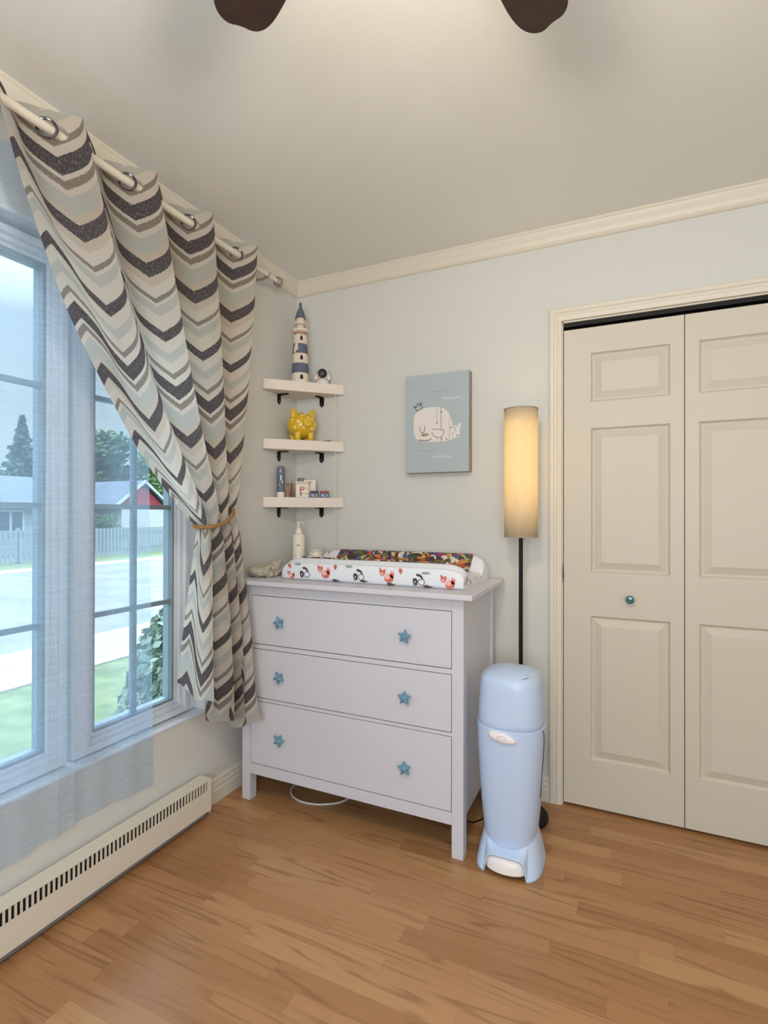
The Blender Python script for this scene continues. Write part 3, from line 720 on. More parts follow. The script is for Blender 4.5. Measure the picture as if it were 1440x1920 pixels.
# baby camera
CX, CY, CZ = .192, -.048, 1.907
t = thing('baby_monitor_camera', 'small white round baby camera with black lens, right of the lighthouse', 'camera', (CX, CY, CZ))
PW = mat('white_plastic', (226, 218, 210), .35)
bm = bmesh.new(); lathe(bm, [(.030, 0), (.034, .002), (.0345, .010), (.031, .022), (.024, .028), (.020, .030)], (CX, CY, CZ), 36); obj('base', bm, PW, t)
HB = Vector((CX, CY, CZ+.060)); fd = Vector((1.62-CX, -2.38-CY, -.35)).normalized(); MR = fd.to_track_quat('Z', 'Y').to_matrix()
bm = bmesh.new(); ball(bm, HB, .0345, 4); hd = obj('head', bm, PW, t, angle=180)
bm = bmesh.new(); lathe(bm, [(.0235, .0235), (.0235, .0300), (.0200, .0345), (.010, .0375), (.001, .0385)], HB, 32, M=MR); obj('lens', bm, mat('glossy_black', (10, 10, 12), .35), hd)
for s in (-1, 1):
    sd = fd.cross(Vector((0, 0, 1))).normalized()
    bm = bmesh.new(); ball(bm, HB+sd*.032*s-Vector((0, 0, .018)), .011, 3, (1, 1, 1.6)); obj('yoke', bm, PW, t)
# cable hanging from the top shelf
bm = bmesh.new(); tube(bm, [(.215, -.03, 1.9095), (.250, -.045, 1.911), (.2655, -.040, 1.905), (.2665, -.039, 1.85), (.2665, -.039, 1.6), (.2665, -.039, 1.3), (.264, -.032, 1.15), (.262, -.012, 1.08)], .0016, 8)
o = obj('camera_cable', bm, PW, None, origin=(.2665, -.039, 1.5)); tag(o, 'thin white cable hanging from the top corner shelf down past the lower shelves', 'cable')
# piggy bank
YEL = mat('yellow_glazed_ceramic', (214, 176, 30), .3, coat=.4); CRD = mat('cream_dots', (240, 220, 160), .4)
GX_, GY_, GZ_ = .108, -.112, 1.614
t = thing('piggy_bank', 'yellow polka-dot ceramic piggy bank on the middle corner shelf', 'piggy bank', (GX_, GY_, GZ_))
fd = Vector((1.62-GX_, -2.38-GY_, 0)).normalized(); fd = (Matrix.Rotation(math.radians(18), 3, 'Z') @ fd); sd = fd.cross(Vector((0, 0, 1))); MP = Matrix((fd, -sd, Vector((0, 0, 1)))).transposed()   # x forward
BC = Vector((GX_, GY_, GZ_+.082))
bm = bmesh.new(); ball(bm, BC, .071, 4, (1.05, 1.06, .92), MP)
# dots as slightly raised discs
dots = [(.25, .55), (-.55, .15), (.55, .45), (-.15, -.25), (.5, -.35), (-.8, -.3), (-.3, .75), (.9, .05), (-1.05, .35), (.05, .95), (.85, -.65), (-.5, -.75)]
for az, el_ in dots:
    n_ = Vector((math.cos(el_)*math.cos(az), math.cos(el_)*math.sin(az), math.sin(el_)))
    p = Vector((n_.x*.0746, n_.y*.0753, n_.z*.0653)); q_ = n_.to_track_quat('Z', 'Y').to_matrix()
    lathe(bm, [(.0075, -.002), (.0072, .0006), (.001, .0009)], BC+MP @ p, 14, mi=1, M=MP @ q_)
bd = obj('body', bm, [YEL, CRD], t, angle=50)
bm = bmesh.new(); lathe(bm, [(.021, .060), (.0225, .082), (.0205, .088), (.001, .089)], BC+Vector((0, 0, .004)), 28, M=MP @ Matrix.Rotation(PI/2, 3, 'Y')); sn = obj('snout', bm, YEL, t)
for s in (-1, 1):
    bm = bmesh.new(); c = BC+MP @ Vector((.022, .046*s, .050))
    lathe(bm, [(.022, -.012), (.018, .008), (.009, .028), (.001, .037)], c, 20, M=MP @ Matrix.Rotation(-.25*s, 3, 'X') @ Matrix.Diagonal((.5, 1, 1))); obj('ear', bm, YEL, t)
    for fx in (.040, -.040):
        bm = bmesh.new(); c = BC+MP @ Vector((fx, .034*s, 0)); c.z = GZ_
        lathe(bm, [(.0135, .0005), (.0155, .003), (.0165, .020), (.018, .040)], c, 20); obj('foot', bm, YEL, t)
bm = bmesh.new(); vv_ = ball(bm, (.212, -.040, 1.6185), .001, 3, (30, 12, 4.3))
o = obj('flat_black_object', bm, BLACK, None, origin=(.212, -.040, 1.614), angle=180); tag(o, 'small flat black object lying right of the yellow piggy bank', 'small object')  # small dark item of unknown kind

# lowest shelf : toiletries
Z3 = 1.327; GRP = None
def face_dir(x, y):
    f = Vector((1.62-x, -2.38-y, 0)).normalized(); return Matrix((f, Vector((-f.y, f.x, 0)), Vector((0, 0, 1)))).transposed()   # x toward viewer, y right? 
def bx_at(bm, x, y, z, d, w_, h, Mx, mi=0, off=0, yo=0):
    for v in box(bm, -d/2+off, d/2+off, -w_/2+yo, w_/2+yo, 0, h, mi): v.co = Mx @ v.co+Vector((x, y, z))
TB = mat('dusty_blue_tube', (90, 100, 120), .5)
x, y = .040, -.196; Mx = face_dir(x, y)
t = thing('cream_tube', 'tall dusty blue squeeze tube standing on its white cap, lowest shelf', 'tube', (x, y, Z3))
bm = bmesh.new(); lathe(bm, [(.019, 0.0005), (.0195, .002), (.019, .027), (.0175, .0275)], (x, y, Z3), 24); obj('cap', bm, PW, t)
bm = bmesh.new(); rings = []
for k in range(9):
    q_ = k/8; z = lerp(.0275, .158, q_); rx = lerp(.0185, .0012, q_**1.3); ry = lerp(.0185, .0215, q_)*(.72 if k == 8 else 1)
    rings.append([bm.verts.new(Mx @ Vector((rx*math.cos(a), ry*math.sin(a), z))+Vector((x, y, Z3))) for a in [2*PI*i/24 for i in range(24)]])
for a, b in zip(rings, rings[1:]):
    for i in range(24): bm.faces.new((a[i], a[(i+1) % 24], b[(i+1) % 24], b[i]))
bm.faces.new(rings[-1]); tb = obj('tube_body', bm, TB, t)
bm = bmesh.new()
for (yo, z, w_, h) in ((.001, .085, .006, .026), (.008, .070, .004, .014), (-.006, .060, .003, .006), (.004, .05, .003, .004), (-.002, .128, .004, .012)):
    q_ = (z-.0275)/.13; rx = lerp(.0185, .0012, q_**1.3)+.0012
    bx_at(bm, x, y, Z3+z, .001, w_, h, Mx, 0, rx-.0005, yo)
obj('print', bm, PW, tb, smooth=False)
x, y = .062, -.168; Mx = face_dir(x, y)
t = thing('small_bottle', 'small olive-brown bottle between the blue tube and the white tub', 'bottle', (x, y, Z3))
bm = bmesh.new(); bx_at(bm, x, y, Z3, .022, .018, .062, Mx); obj('bottle_body', bm, mat('olive_brown_label', (140, 116, 74), .6, noise_amt=.35, nscale=160), t, smooth=False, bevel=.002)
bm = bmesh.new(); lathe(bm, [(.006, .062), (.006, .070)], (x, y, Z3), 16); obj('cap', bm, mat('rust_brown_plastic', (120, 62, 44), .5), t)
x, y = .074, -.150; Mx = face_dir(x, y)
bm = bmesh.new(); bx_at(bm, x, y, Z3, .030, .011, .074, Mx)
o = obj('medicine_box', bm, mat('maroon_card', (112, 52, 40), .6), None, smooth=False, origin=(x, y, Z3), bevel=.001); tag(o, 'narrow maroon box standing against the left side of the white tub', 'box')
x, y = .118, -.122; Mx = face_dir(x, y)
t = thing('white_tub', 'white square tub with a magenta heart emblem, centre of the lowest shelf', 'container', (x, y, Z3))
TUB = mat('off_white_tub', (228, 216, 202), .5)
bm = bmesh.new(); bx_at(bm, x, y, Z3, .060, .066, .070, Mx); tb = obj('tub_body', bm, TUB, t, bevel=.006, seg=3)
bm = bmesh.new(); bx_at(bm, x, y, Z3+.070, .063, .069, .010, Mx); obj('lid', bm, TUB, t, bevel=.003)
bm = bmesh.new(); MG = mat('magenta_print', (184, 52, 96), .6)
def dec(bm, pts, off, mi=0): poly(bm, [Mx @ Vector((off, a, b))+Vector((x, y, Z3)) for a, b in pts], mi)
dec(bm, circ(20, .0105, .0105, .0, .046), .0306); dec(bm, [(-.012, .054), (-.004, .054), (-.004, .032), (-.012, .032)], .0304, 1); dec(bm, [(-.012, .012), (-.001, .012), (-.001, .030), (-.012, .030)], .0306, 1)
dec(bm, [(0, .040), (.006, .047), (.005, .051), (.002, .051), (0, .049), (-.002, .051), (-.005, .051), (-.006, .047)], .0309, 2)
for (a, b, w_, h) in ((.016, .053, .016, .0016), (.016, .046, .014, .0014), (.017, .042, .012, .0012), (.010, .022, .014, .0012), (.010, .018, .012, .0012), (.024, .016, .008, .004), (-.006, .010, .010, .003)):
    dec(bm, [(a-w_/2, b), (a+w_/2, b), (a+w_/2, b+h), (a-w_/2, b+h)], .0306, 3)
for k in range(14): a = -.026+.004*k; dec(bm, [(a, .0745), (a+.0025, .0745), (a+.002, .0745+.001+.002*(k % 3)/2), (a, .0755)], .0319, 3)
obj('label', bm, [MG, mat('mauve_grey_print', (160, 132, 136), .6), PW, INK], tb, smooth=False)
x, y = .080, -.075; Mx = face_dir(x, y)
t = thing('silver_lidded_jar', 'jar with a grey and black lid, half hidden behind the white tub', 'jar', (x, y, Z3))
bm = bmesh.new(); lathe(bm, [(.022, 0.0005), (.022, .085), (.016, .090)], (x, y, Z3), 24); obj('jar_body', bm, mat('frosted_jar', (176, 180, 176), .3), t)
bm = bmesh.new(); lathe(bm, [(.018, .088), (.018, .101), (.016, .104)], (x, y, Z3), 24); obj('lid', bm, mat('grey_plastic', (112, 122, 126), .4), t)
x, y = .130, -.070; Mx = face_dir(x, y)
bm = bmesh.new(); bx_at(bm, x, y, Z3, .022, .060, .092, Mx, 0); 
for k, z in enumerate((.083, .078, .070)): bx_at(bm, x, y, Z3+z, .001, .028-.005*k, .002, Mx, 1, .0117, -.004)
o = obj('wipes_packet', bm, [TUB, INK], None, smooth=False, origin=(x, y, Z3)); tag(o, 'white packet with dark writing standing behind the white tub', 'packet')
for nm, lb, x, y, c1_, w_ in (('ointment_pot', 'small navy-lidded square pot right of the white tub', .163, -.078, (34, 36, 62), .042), ('balm_box', 'small red-topped box at the right end of the lowest shelf', .205, -.048, (140, 50, 54), .044)):
    Mx = face_dir(x, y); t = thing(nm, lb, 'box', (x, y, Z3))
    bm = bmesh.new(); bx_at(bm, x, y, Z3, .034, w_-.002, .024, Mx, 0); b_ = obj('box_body', bm, mat('navy_card', (44, 50, 82), .5), t, smooth=False, bevel=.001)
    bm = bmesh.new(); bx_at(bm, x, y, Z3+.024, .036, w_, .012, Mx, 0); obj('lid', bm, mat(nm+'_lid', c1_, .45), t, smooth=False, bevel=.0015)
    bm = bmesh.new(); bx_at(bm, x, y, Z3+.005, .001, w_-.010, .015, Mx, 0, .0173); bx_at(bm, x, y, Z3+.009, .0012, .010, .008, Mx, 1, .0175, .004); obj('label', bm, [mat('pale_blue_label', (150, 170, 196), .6), mat('navy_card', (44, 50, 82), .5)], b_, smooth=False)

# ------------------------------------------------------------------ whale canvas
t = thing('whale_canvas', 'pale blue canvas picture of a white whale wearing a crown', 'picture', (.8075, -.001, 1.675))
AQ = mat('dusty_aqua_canvas', (172, 183, 187), .85, bump=.2, bscale=600); EDGE = mat('canvas_side', (158, 150, 140), .85)
def KX(a): return 1.6230+(a-1.6230)*.9906
def KZ(a): return 1.2452+(a-1.2452)*.9906
bm = bmesh.new(); v = box(bm, KX(.6515), KX(.9635), -.052, -.0008, KZ(1.442), KZ(1.907))
for f in bm.faces:
    if abs(f.calc_center_median().y+.052) > 1e-3: f.material_index = 1
YW = -.0522
def smooth_closed(pts, it=2):
    for _ in range(it):
        q_ = []
        for i in range(len(pts)):
            a, b = pts[i], pts[(i+1) % len(pts)]
            q_ += [(a[0]*.75+b[0]*.25, a[1]*.75+b[1]*.25), (a[0]*.25+b[0]*.75, a[1]*.25+b[1]*.75)]
        pts = q_
    return pts
def cpoly(pts, mi, y=YW): poly(bm, [(KX(a), y, KZ(b)) for a, b in pts], mi)
def stroke(pts, w_, mi, y=YW-.0009):
    for a, b in zip(pts, pts[1:]):
        d = Vector((b[0]-a[0], b[1]-a[1])); L = d.length
        n_ = Vector((-d.y, d.x))/L*w_/2; e_ = d/L*w_*.3
        cpoly([(a[0]-e_.x+n_.x, a[1]-e_.y+n_.y), (a[0]-e_.x-n_.x, a[1]-e_.y-n_.y), (b[0]+e_.x-n_.x, b[1]+e_.y-n_.y), (b[0]+e_.x+n_.x, b[1]+e_.y+n_.y)], mi, y)
cpoly(smooth_closed([(.69, 1.681), (.692, 1.71), (.706, 1.733), (.736, 1.747), (.773, 1.751), (.821, 1.749), (.85, 1.737), (.865, 1.719), (.876, 1.695), (.884, 1.668), (.892, 1.640), (.904, 1.618), (.908, 1.604), (.897, 1.596), (.865, 1.588), (.825, 1.584), (.766, 1.586), (.728, 1.592), (.702, 1.604), (.692, 1.631)]), 2)
cpoly(smooth_closed([(.890, 1.598), (.892, 1.622), (.903, 1.632), (.917, 1.636), (.922, 1.622), (.918, 1.608), (.906, 1.600)]), 2, YW-.0002)
cpoly(smooth_closed([(.904, 1.628), (.897, 1.645), (.892, 1.656), (.902, 1.657), (.910, 1.648), (.916, 1.634)]), 2, YW-.0004)
cpoly(smooth_closed([(.906, 1.630), (.908, 1.648), (.914, 1.662), (.924, 1.668), (.927, 1.656), (.920, 1.645), (.920, 1.628)]), 2, YW-.0006)
stroke([(.709, 1.737), (.693, 1.761), (.706, 1.755), (.711, 1.773), (.724, 1.761), (.728, 1.778), (.736, 1.749), (.709, 1.737)], .0028, 3)
stroke([(.723, 1.658), (.725, 1.642), (.732, 1.632), (.742, 1.63), (.746, 1.64), (.748, 1.663)], .0024, 3)
stroke([(.72, 1.598), (.743, 1.594), (.766, 1.594), (.777, 1.597), (.783, 1.602)], .0030, 3)
stroke([(.787, 1.646), (.832, 1.641), (.845, 1.637), (.844, 1.624), (.834, 1.609), (.818, 1.604), (.799, 1.609), (.788, 1.62), (.784, 1.633)], .0020, 3)
stroke([(.829, 1.747), (.83, 1.642)], .0020, 3); stroke([(.83, 1.605), (.83, 1.585)], .0016, 3)
for a, b in [(.832, 1.723), (.808, 1.673), (.878, 1.647), (.856, 1.594), (.832, 1.598), (.908, 1.609)]: cpoly([(a+.0030*math.cos(q), b+.0032*math.sin(q)) for q in [2*PI*k/10 for k in range(10)]], 3, YW-.0012)
for l in ([(.809, 1.748), (.809, 1.676)], [(.871, 1.700), (.871, 1.593)], [(.888, 1.626), (.888, 1.597)], [(.809, 1.601), (.809, 1.587)], [(.766, 1.829), (.784, 1.82), (.803, 1.823), (.817, 1.819), (.832, 1.825), (.846, 1.821), (.861, 1.828)], [(.71, 1.551), (.725, 1.544), (.736, 1.549), (.751, 1.541), (.77, 1.548), (.781, 1.542), (.796, 1.548)]): stroke(l, .0016, 4)
def zig(x0, x1, z0, n_): return [(lerp(x0, x1, k/(2*n_)), z0+(.011 if k % 2 == 0 else 0)) for k in range(2*n_+1)]
stroke(zig(.839, .928, 1.780, 4), .0030, 5); stroke(zig(.788, .880, 1.508, 4), .0030, 5)
cpoly(smooth_closed([(.727, 1.621), (.736, 1.627), (.766, 1.627), (.77, 1.622), (.758, 1.615), (.736, 1.614)]), 6, YW-.0009)
bmesh.ops.triangulate(bm, faces=[f for f in bm.faces if len(f.verts) > 4])
obj('canvas', bm, [AQ, EDGE, mat('whale_cream_white', (222, 215, 210), .85), mat('dark_ink', (50, 52, 60), .8), mat('grey_ink', (142, 154, 160), .8), mat('white_ink', (226, 232, 234), .8), mat('tan_cheek', (170, 136, 114), .85)], t, smooth=False)

# ------------------------------------------------------------------ floor lamp
LPX, LPY = 1.2225, -.167
t = thing('floor_lamp', 'slim black floor lamp with a lit tall cream cylinder shade by the closet', 'lamp', (LPX, LPY, 0))
bm = bmesh.new(); lathe(bm, [(.108, 0.0005), (.110, .003), (.110, .014), (.106, .018), (.014, .022)], (LPX, LPY, 0), 48); obj('base', bm, BLACK, t)
bm = bmesh.new(); tube(bm, [(LPX, LPY, .018), (LPX, LPY, 1.25)], .0085, 16); obj('pole', bm, BLACK, t)
m = bpy.data.materials.new('linen_lamp_shade'); m.use_nodes = True; nt = m.node_tree; nt.nodes.clear()
d_ = N(nt, 'ShaderNodeBsdfDiffuse'); tr_ = N(nt, 'ShaderNodeBsdfTranslucent'); mx = N(nt, 'ShaderNodeMixShader'); oo = N(nt, 'ShaderNodeOutputMaterial')
tcn = N(nt, 'ShaderNodeTexCoord'); mp = N(nt, 'ShaderNodeMapping'); mp.inputs['Scale'].default_value = (260, 260, 420); nz = N(nt, 'ShaderNodeTexNoise'); nz.inputs['Scale'].default_value = 1
nt.links.new(tcn.outputs['Object'], mp.inputs[0]); nt.links.new(mp.outputs[0], nz.inputs[0])
cc = mixc(nt, nz.outputs[0], lin((190, 172, 142)), lin((250, 240, 220)))
nt.links.new(cc, d_.inputs[0]); nt.links.new(cc, tr_.inputs[0]); mx.inputs[0].default_value = .5
nt.links.new(d_.outputs[0], mx.inputs[1]); nt.links.new(tr_.outputs[0], mx.inputs[2]); nt.links.new(mx.outputs[0], oo.inputs[0])
bm = bmesh.new(); rr = .0675; zs = [1.150, 1.3, 1.45, 1.6, 1.680]; rings = [[bm.verts.new((LPX+rr*math.cos(2*PI*k/64), LPY+rr*math.sin(2*PI*k/64), z)) for k in range(64)] for z in zs]
for a, b in zip(rings, rings[1:]):
    for k in range(64): bm.faces.new((a[k], a[(k+1) % 64], b[(k+1) % 64], b[k]))
sh = obj('lamp_shade', bm, m, t, angle=60); so = sh.modifiers.new('thickness', 'SOLIDIFY'); so.thickness = .0015
bm = bmesh.new()
for z in (1.1515, 1.6785):
    bm = bmesh.new(); tube(bm, [(LPX+.0685*math.cos(2*PI*k/48), LPY+.0685*math.sin(2*PI*k/48), z) for k in range(49)], .002, 6)
    obj('shade_rim', bm, mat('taupe_binding', (176, 164, 150), .8), t)
bm = bmesh.new()
bm = bmesh.new()
for k in range(3):
    a = 2*PI*k/3; tube(bm, [(LPX, LPY, 1.25), (LPX+.066*math.cos(a), LPY+.066*math.sin(a), 1.25)], .002, 6)
lathe(bm, [(.014, 1.245), (.014, 1.29), (.012, 1.295)], (LPX, LPY, 0), 16); obj('socket', bm, BLACK, t)
for i, z in enumerate((1.215, 1.29, 1.37, 1.45, 1.53, 1.61)):
    l = light('lamp_bulb', 'POINT', (0, 0, z), .36, (1, .86, .50), shadow_soft_size=.03); l.parent = t
# lamp cord on the floor
bm = bmesh.new(); tube(bm, [(LPX-.10, LPY-.04, .004), (1.06, -.30, .003), (.95, -.33, .003), (.8, -.26, .003), (.7, -.10, .003), (.68, -.02, .02)], .003, 8)
o = obj('lamp_cord', bm, BLACK, None, origin=(.95, -.3, .003)); tag(o, 'thin black cord on the floor running under the dresser from the lamp', 'cord')
bm = bmesh.new(); pts = [(.28, -.10, .004), (.235, -.25, .004), (.236, -.345, .004), (.252, -.405, .004), (.290, -.446, .004), (.345, -.465, .004), (.395, -.461, .004), (.440, -.445, .004), (.495, -.404, .004), (.52, -.34, .004), (.53, -.20, .004), (.50, -.03, .02)]
def crom(p, n=8):
    o_ = []
    for i in range(len(p)-1):
        P0, P1, P2, P3 = [Vector(p[max(0, min(len(p)-1, i+k))]) for k in (-1, 0, 1, 2)]
        for j in range(n):
            t_ = j/n; o_.append(.5*((2*P1)+(P2-P0)*t_+(2*P0-5*P1+4*P2-P3)*t_*t_+(3*P1-P0-3*P2+P3)*t_**3))
    return o_+[Vector(p[-1])]
tube(bm, crom(pts), .0040, 8); o = obj('white_cable', bm, mat('white_cable', (216, 212, 206), .5), None, origin=(.345, -.465, .004)); tag(o, 'white cable looped on the floor under the dresser', 'cable')

# ------------------------------------------------------------------ diaper pail
PB = mat('baby_blue_plastic', (190, 208, 236), .32); PB2 = mat('light_blue_plastic', (196, 214, 240), .35)
QX, QY = 1.240, -.445
t = thing('diaper_pail', 'tall baby blue diaper pail with white pedal standing beside the dresser', 'diaper pail', (QX, QY, 0))
def sec_(hw, hd, z, cy=0, n=64, e_=2.7, zf=None, dz=0):
    out = []
    for k in range(n):
        a = 2*PI*k/n; c_, s_ = math.cos(a), math.sin(a)
        x = hw*math.copysign(abs(c_)**(2/e_), c_); y = hd*math.copysign(abs(s_)**(2/e_), s_)
        zz = z+(dz*(-y/hd) if dz else 0)
        out.append((QX+x, QY+cy+y, zz))
    return out
def loft(bm, secs, cap0=True, cap1=True, mi=0):
    rs = [[bm.verts.new(p) for p in s] for s in secs]; n = len(rs[0])
    for a, b in zip(rs, rs[1:]):
        for k in range(n): bm.faces.new((a[k], a[(k+1) % n], b[(k+1) % n], b[k])).material_index = mi
    if cap0: bm.faces.new(rs[0][::-1])
    if cap1: bm.faces.new(rs[-1])
    return rs
bm = bmesh.new(); loft(bm, [sec_(.083, .086, .052), sec_(.087, .090, .070), sec_(.094, .098, .13), sec_(.103, .106, .22), sec_(.111, .112, .33), sec_(.1165, .116, .43), sec_(.1185, .117, .480), sec_(.1185, .117, .4975), sec_(.116, .1145, .4995)])
obj('body', bm, PB, t, angle=40)
bm = bmesh.new(); loft(bm, [sec_(.112, .111, .4995), sec_(.1155, .1145, .503), sec_(.1150, .1140, .520), sec_(.1125, .112, .57), sec_(.108, .108, .63), sec_(.1045, .105, .655), sec_(.101, .101, .665), sec_(.094, .093, .672), sec_(.080, .078, .680), sec_(.058, .054, .688), sec_(.03, .028, .692), sec_(.008, .008, .6935)])
lid = obj('lid', bm, PB, t, angle=60)
bm = bmesh.new(); tube(bm, crom([(QX+.050, QY-.084, .6722), (QX+.068, QY-.066, .6755), (QX+.080, QY-.035, .6745), (QX+.084, QY+.01, .6735)]), .0012, 6); obj('lid_seam', bm, DARK, lid)
# dark side seam of the front door of the pail
bm = bmesh.new(); tube(bm, crom([(QX+.109, QY-.058, .497), (QX+.1165, QY-.040, .490), (QX+.1185, QY-.030, .465), (QX+.1165, QY-.028, .40), (QX+.110, QY-.026, .32), (QX+.1055, QY-.025, .25)]), .0013, 6); obj('side_seam', bm, DARK, t)
bm = bmesh.new()   # handle, white, curved on the front
hp = []
for (px_, zz, dd) in [(-.050, .492, 0), (-.030, .4955, 0), (0, .4945, 0), (.026, .487, 0), (.043, .474, 0), (.048, .4625, 0), (.020, .4565, 0), (-.010, .458, 0), (-.035, .4655, 0), (-.052, .477, 0)]:
    hp.append((px_, zz))
hp = smooth_closed(hp, 2)
def fy(px_, z, off): 
    hw = .1185 if z > .44 else lerp(.083, .1185, (z-.05)/.4); q_ = min(.999, abs(px_)/hw); return QY-(.117)*(1-q_**2.7)**(1/2.7)-off
r0 = [bm.verts.new((QX+a-.008, fy(a-.008, b, -.001), b)) for a, b in hp]; r1 = [bm.verts.new((QX+a*.96-.008, fy(a-.008, b, .009), (b-.476)*.9+.476)) for a, b in hp]; r2 = [bm.verts.new((QX+a*.8-.008, fy(a*.8-.008, b, .0125), (b-.476)*.62+.476)) for a, b in hp]
n = len(hp)
for A_, B_ in ((r0, r1), (r1, r2)):
    for k in range(n): bm.faces.new((A_[k], A_[(k+1) % n], B_[(k+1) % n], B_[k]))
bm.faces.new(r2); bmesh.ops.recalc_face_normals(bm, faces=bm.faces)
hd = obj('handle', bm, mat('warm_white_plastic', (236, 230, 228), .35), t, angle=50); hd['label'] = 'white front handle'
bm = bmesh.new(); pp = [(QX-.008+a, fy(-.008+a, .476, .0128), .478+b) for a, b in circ(24, .016, .0065)]; tube(bm, pp+[pp[0]], .0008, 6); obj('handle_button', bm, mat('grey_line', (190, 184, 184), .5), hd)
# base skirt with front arch
bm = bmesh.new(); NB = 160; rows = []
for i in range(17):
    q_ = i/16; row = []
    for k in range(NB):
        a = 2*PI*k/NB; c_, s_ = math.cos(a), math.sin(a); e_ = lerp(3.2, 2.7, q_)
        hw = lerp(.1165, .0895, q_**1.25) ; hdp = lerp(.128, .0925, q_**.8)
        x = hw*math.copysign(abs(c_)**(2/e_), c_); y = hdp*math.copysign(abs(s_)**(2/e_), s_)
        zt = .088 if s_ < 0 else .088
        ztop = lerp(.128, .084, max(0, -s_)**1.5) 
        zb = 0
        if s_ < 0:
            xa = abs(x)/.072
            if xa < 1: zb = .074*(1-xa**5)**(1/3.0)
        row.append(bm.verts.new((QX+x, QY+y, lerp(zb, max(ztop, zb+.006), q_)+.0005)))
    rows.append(row)
for a, b in zip(rows, rows[1:]):
    for k in range(NB): bm.faces.new((a[k], a[(k+1) % NB], b[(k+1) % NB], b[k]))
o = obj('base', bm, PB2, t, angle=60); so = o.modifiers.new('thickness', 'SOLIDIFY'); so.thickness = .006; so.offset = -1
bm = bmesh.new(); n = 24
def ped(z, k, fo): return [(QX+.067*math.cos(a)*k, QY-.096-fo+(-.034*math.sin(a) if math.sin(a) > 0 else -.02*math.sin(a))*k, z) for a in [2*PI*i/40 for i in range(40)]]
loft(bm, [ped(.016, .94, .004), ped(.019, 1, .006), ped(.042, 1.02, .004), ped(.058, .98, -.002), ped(.068, .86, -.010), ped(.072, .55, -.018)]); obj('pedal', bm, mat('warm_white_plastic', (236, 230, 228), .35), t, angle=50)['label'] = 'white foot pedal'

# ------------------------------------------------------------------ ceiling fan (tips of two blades in view)
WAL = mat('dark_walnut', (46, 28, 19), .45, noise_amt=.3, nscale=14)
t = thing('ceiling_fan', 'ceiling fan with dark walnut blades and a light, two blade tips showing', 'ceiling fan', (FAN[0], FAN[1], H))
fx, fy_ = FAN
bm = bmesh.new(); lathe(bm, [(.07, 2.482), (.068, 2.45), (.03, 2.43), (.015, 2.425), (.015, 2.36), (.08, 2.35), (.105, 2.33), (.105, 2.27), (.08, 2.25), (.05, 2.24)], (fx, fy_, 0), 32); obj('motor', bm, mat('bronze', (70, 58, 50), .4, .6), t)
bm = bmesh.new(); lathe(bm, [(.06, 2.24), (.085, 2.235), (.085, 2.215), (.07, 2.205)], (fx, fy_, 0), 32); obj('light_ring', bm, mat('bronze', (70, 58, 50), .4, .6), t)
BL = .60
for k in range(5):
    a = math.radians(79.3) + 2*PI*k/5
    bm = bmesh.new(); ux = Vector((math.cos(a), math.sin(a), 0)); uy = Vector((-math.sin(a), math.cos(a), 0)); zc = 2.285
    prof = [(.14, .040), (.25, .052), (.38, .060), (.47, .063), (.515, .061), (.550, .052), (.570, .036), (.577, .012)]
    up_ = [(r, w_) for r, w_ in prof]; dn = [(r-(.020 if r > .5 else 0)*((r-.5)/.1), -w_) for r, w_ in prof[::-1]]
    pts = smooth_closed(up_+dn, 2)
    tl = math.radians(9)
    P = [Vector((fx, fy_, zc))+ux*r+uy*w_*math.cos(tl)+Vector((0, 0, w_*math.sin(tl))) for r, w_ in pts]
    extr(bm, P, (0, 0, .006)); b_ = obj('blade', bm, WAL, t, smooth=False, bevel=.0015)
    bm = bmesh.new(); c0 = Vector((fx, fy_, zc+.004)); tube(bm, [c0+ux*.09, c0+ux*.16, c0+ux*.20], [.012, .010, .008], 8); obj('blade_iron', bm, BLACK, t)

# ------------------------------------------------------------------ outdoors
GZ = -.6
def gmat(name, a, b, scale, rough=.9):
    m = mat(name, a, rough, noise_amt=.01, nscale=scale); r = [n for n in m.node_tree.nodes if n.type == 'VALTORGB'][0]
    r.color_ramp.elements[0].color = lin(a); r.color_ramp.elements[1].color = lin(b); return m
struct('ground', B((-120, -.2, -60, 120, GZ-.1, GZ)), gmat('lawn', (78, 92, 58), (108, 116, 76), 3.5), smooth=False)
struct('road', B((-16.2, -4.4, -60, 90, GZ-.05, GZ+.012)), gmat('pale_asphalt', (104, 104, 108), (124, 122, 126), 1.2), smooth=False)
struct('gravel_verge', B((-5.7, -4.2, -60, 90, GZ-.05, GZ+.02)), gmat('pale_gravel', (138, 130, 122), (156, 148, 140), 9), smooth=False)
struct('far_verge', B((-16.5, -15.4, -60, 90, GZ-.05, GZ+.02)), gmat('pale_gravel', (138, 130, 122), (156, 148, 140), 9), smooth=False)
# picket fence
FEN = mat('weathered_white_fence', (128, 136, 142), .8)
t = thing('picket_fence', 'long pale picket fence along the far side of the road', 'fence', (-18.6, 14, GZ))
bm = bmesh.new()
for z in (-.35, .35): box(bm, -18.62, -18.58, 2, 32, z, z+.09)
obj('rails', bm, FEN, t, smooth=False)
bm = bmesh.new(); y = 2.0
while y < 32: box(bm, -18.575, -18.555, y, y+.13, GZ+.05, .62); y += .17
o = obj('pickets', bm, FEN, t, smooth=False); o['kind'] = 'stuff'
y = 2.0
while y < 32.1: obj('post', B((-18.70, -18.60, y-.05, y+.05, GZ, .70)), FEN, t, smooth=False); y += 2.5
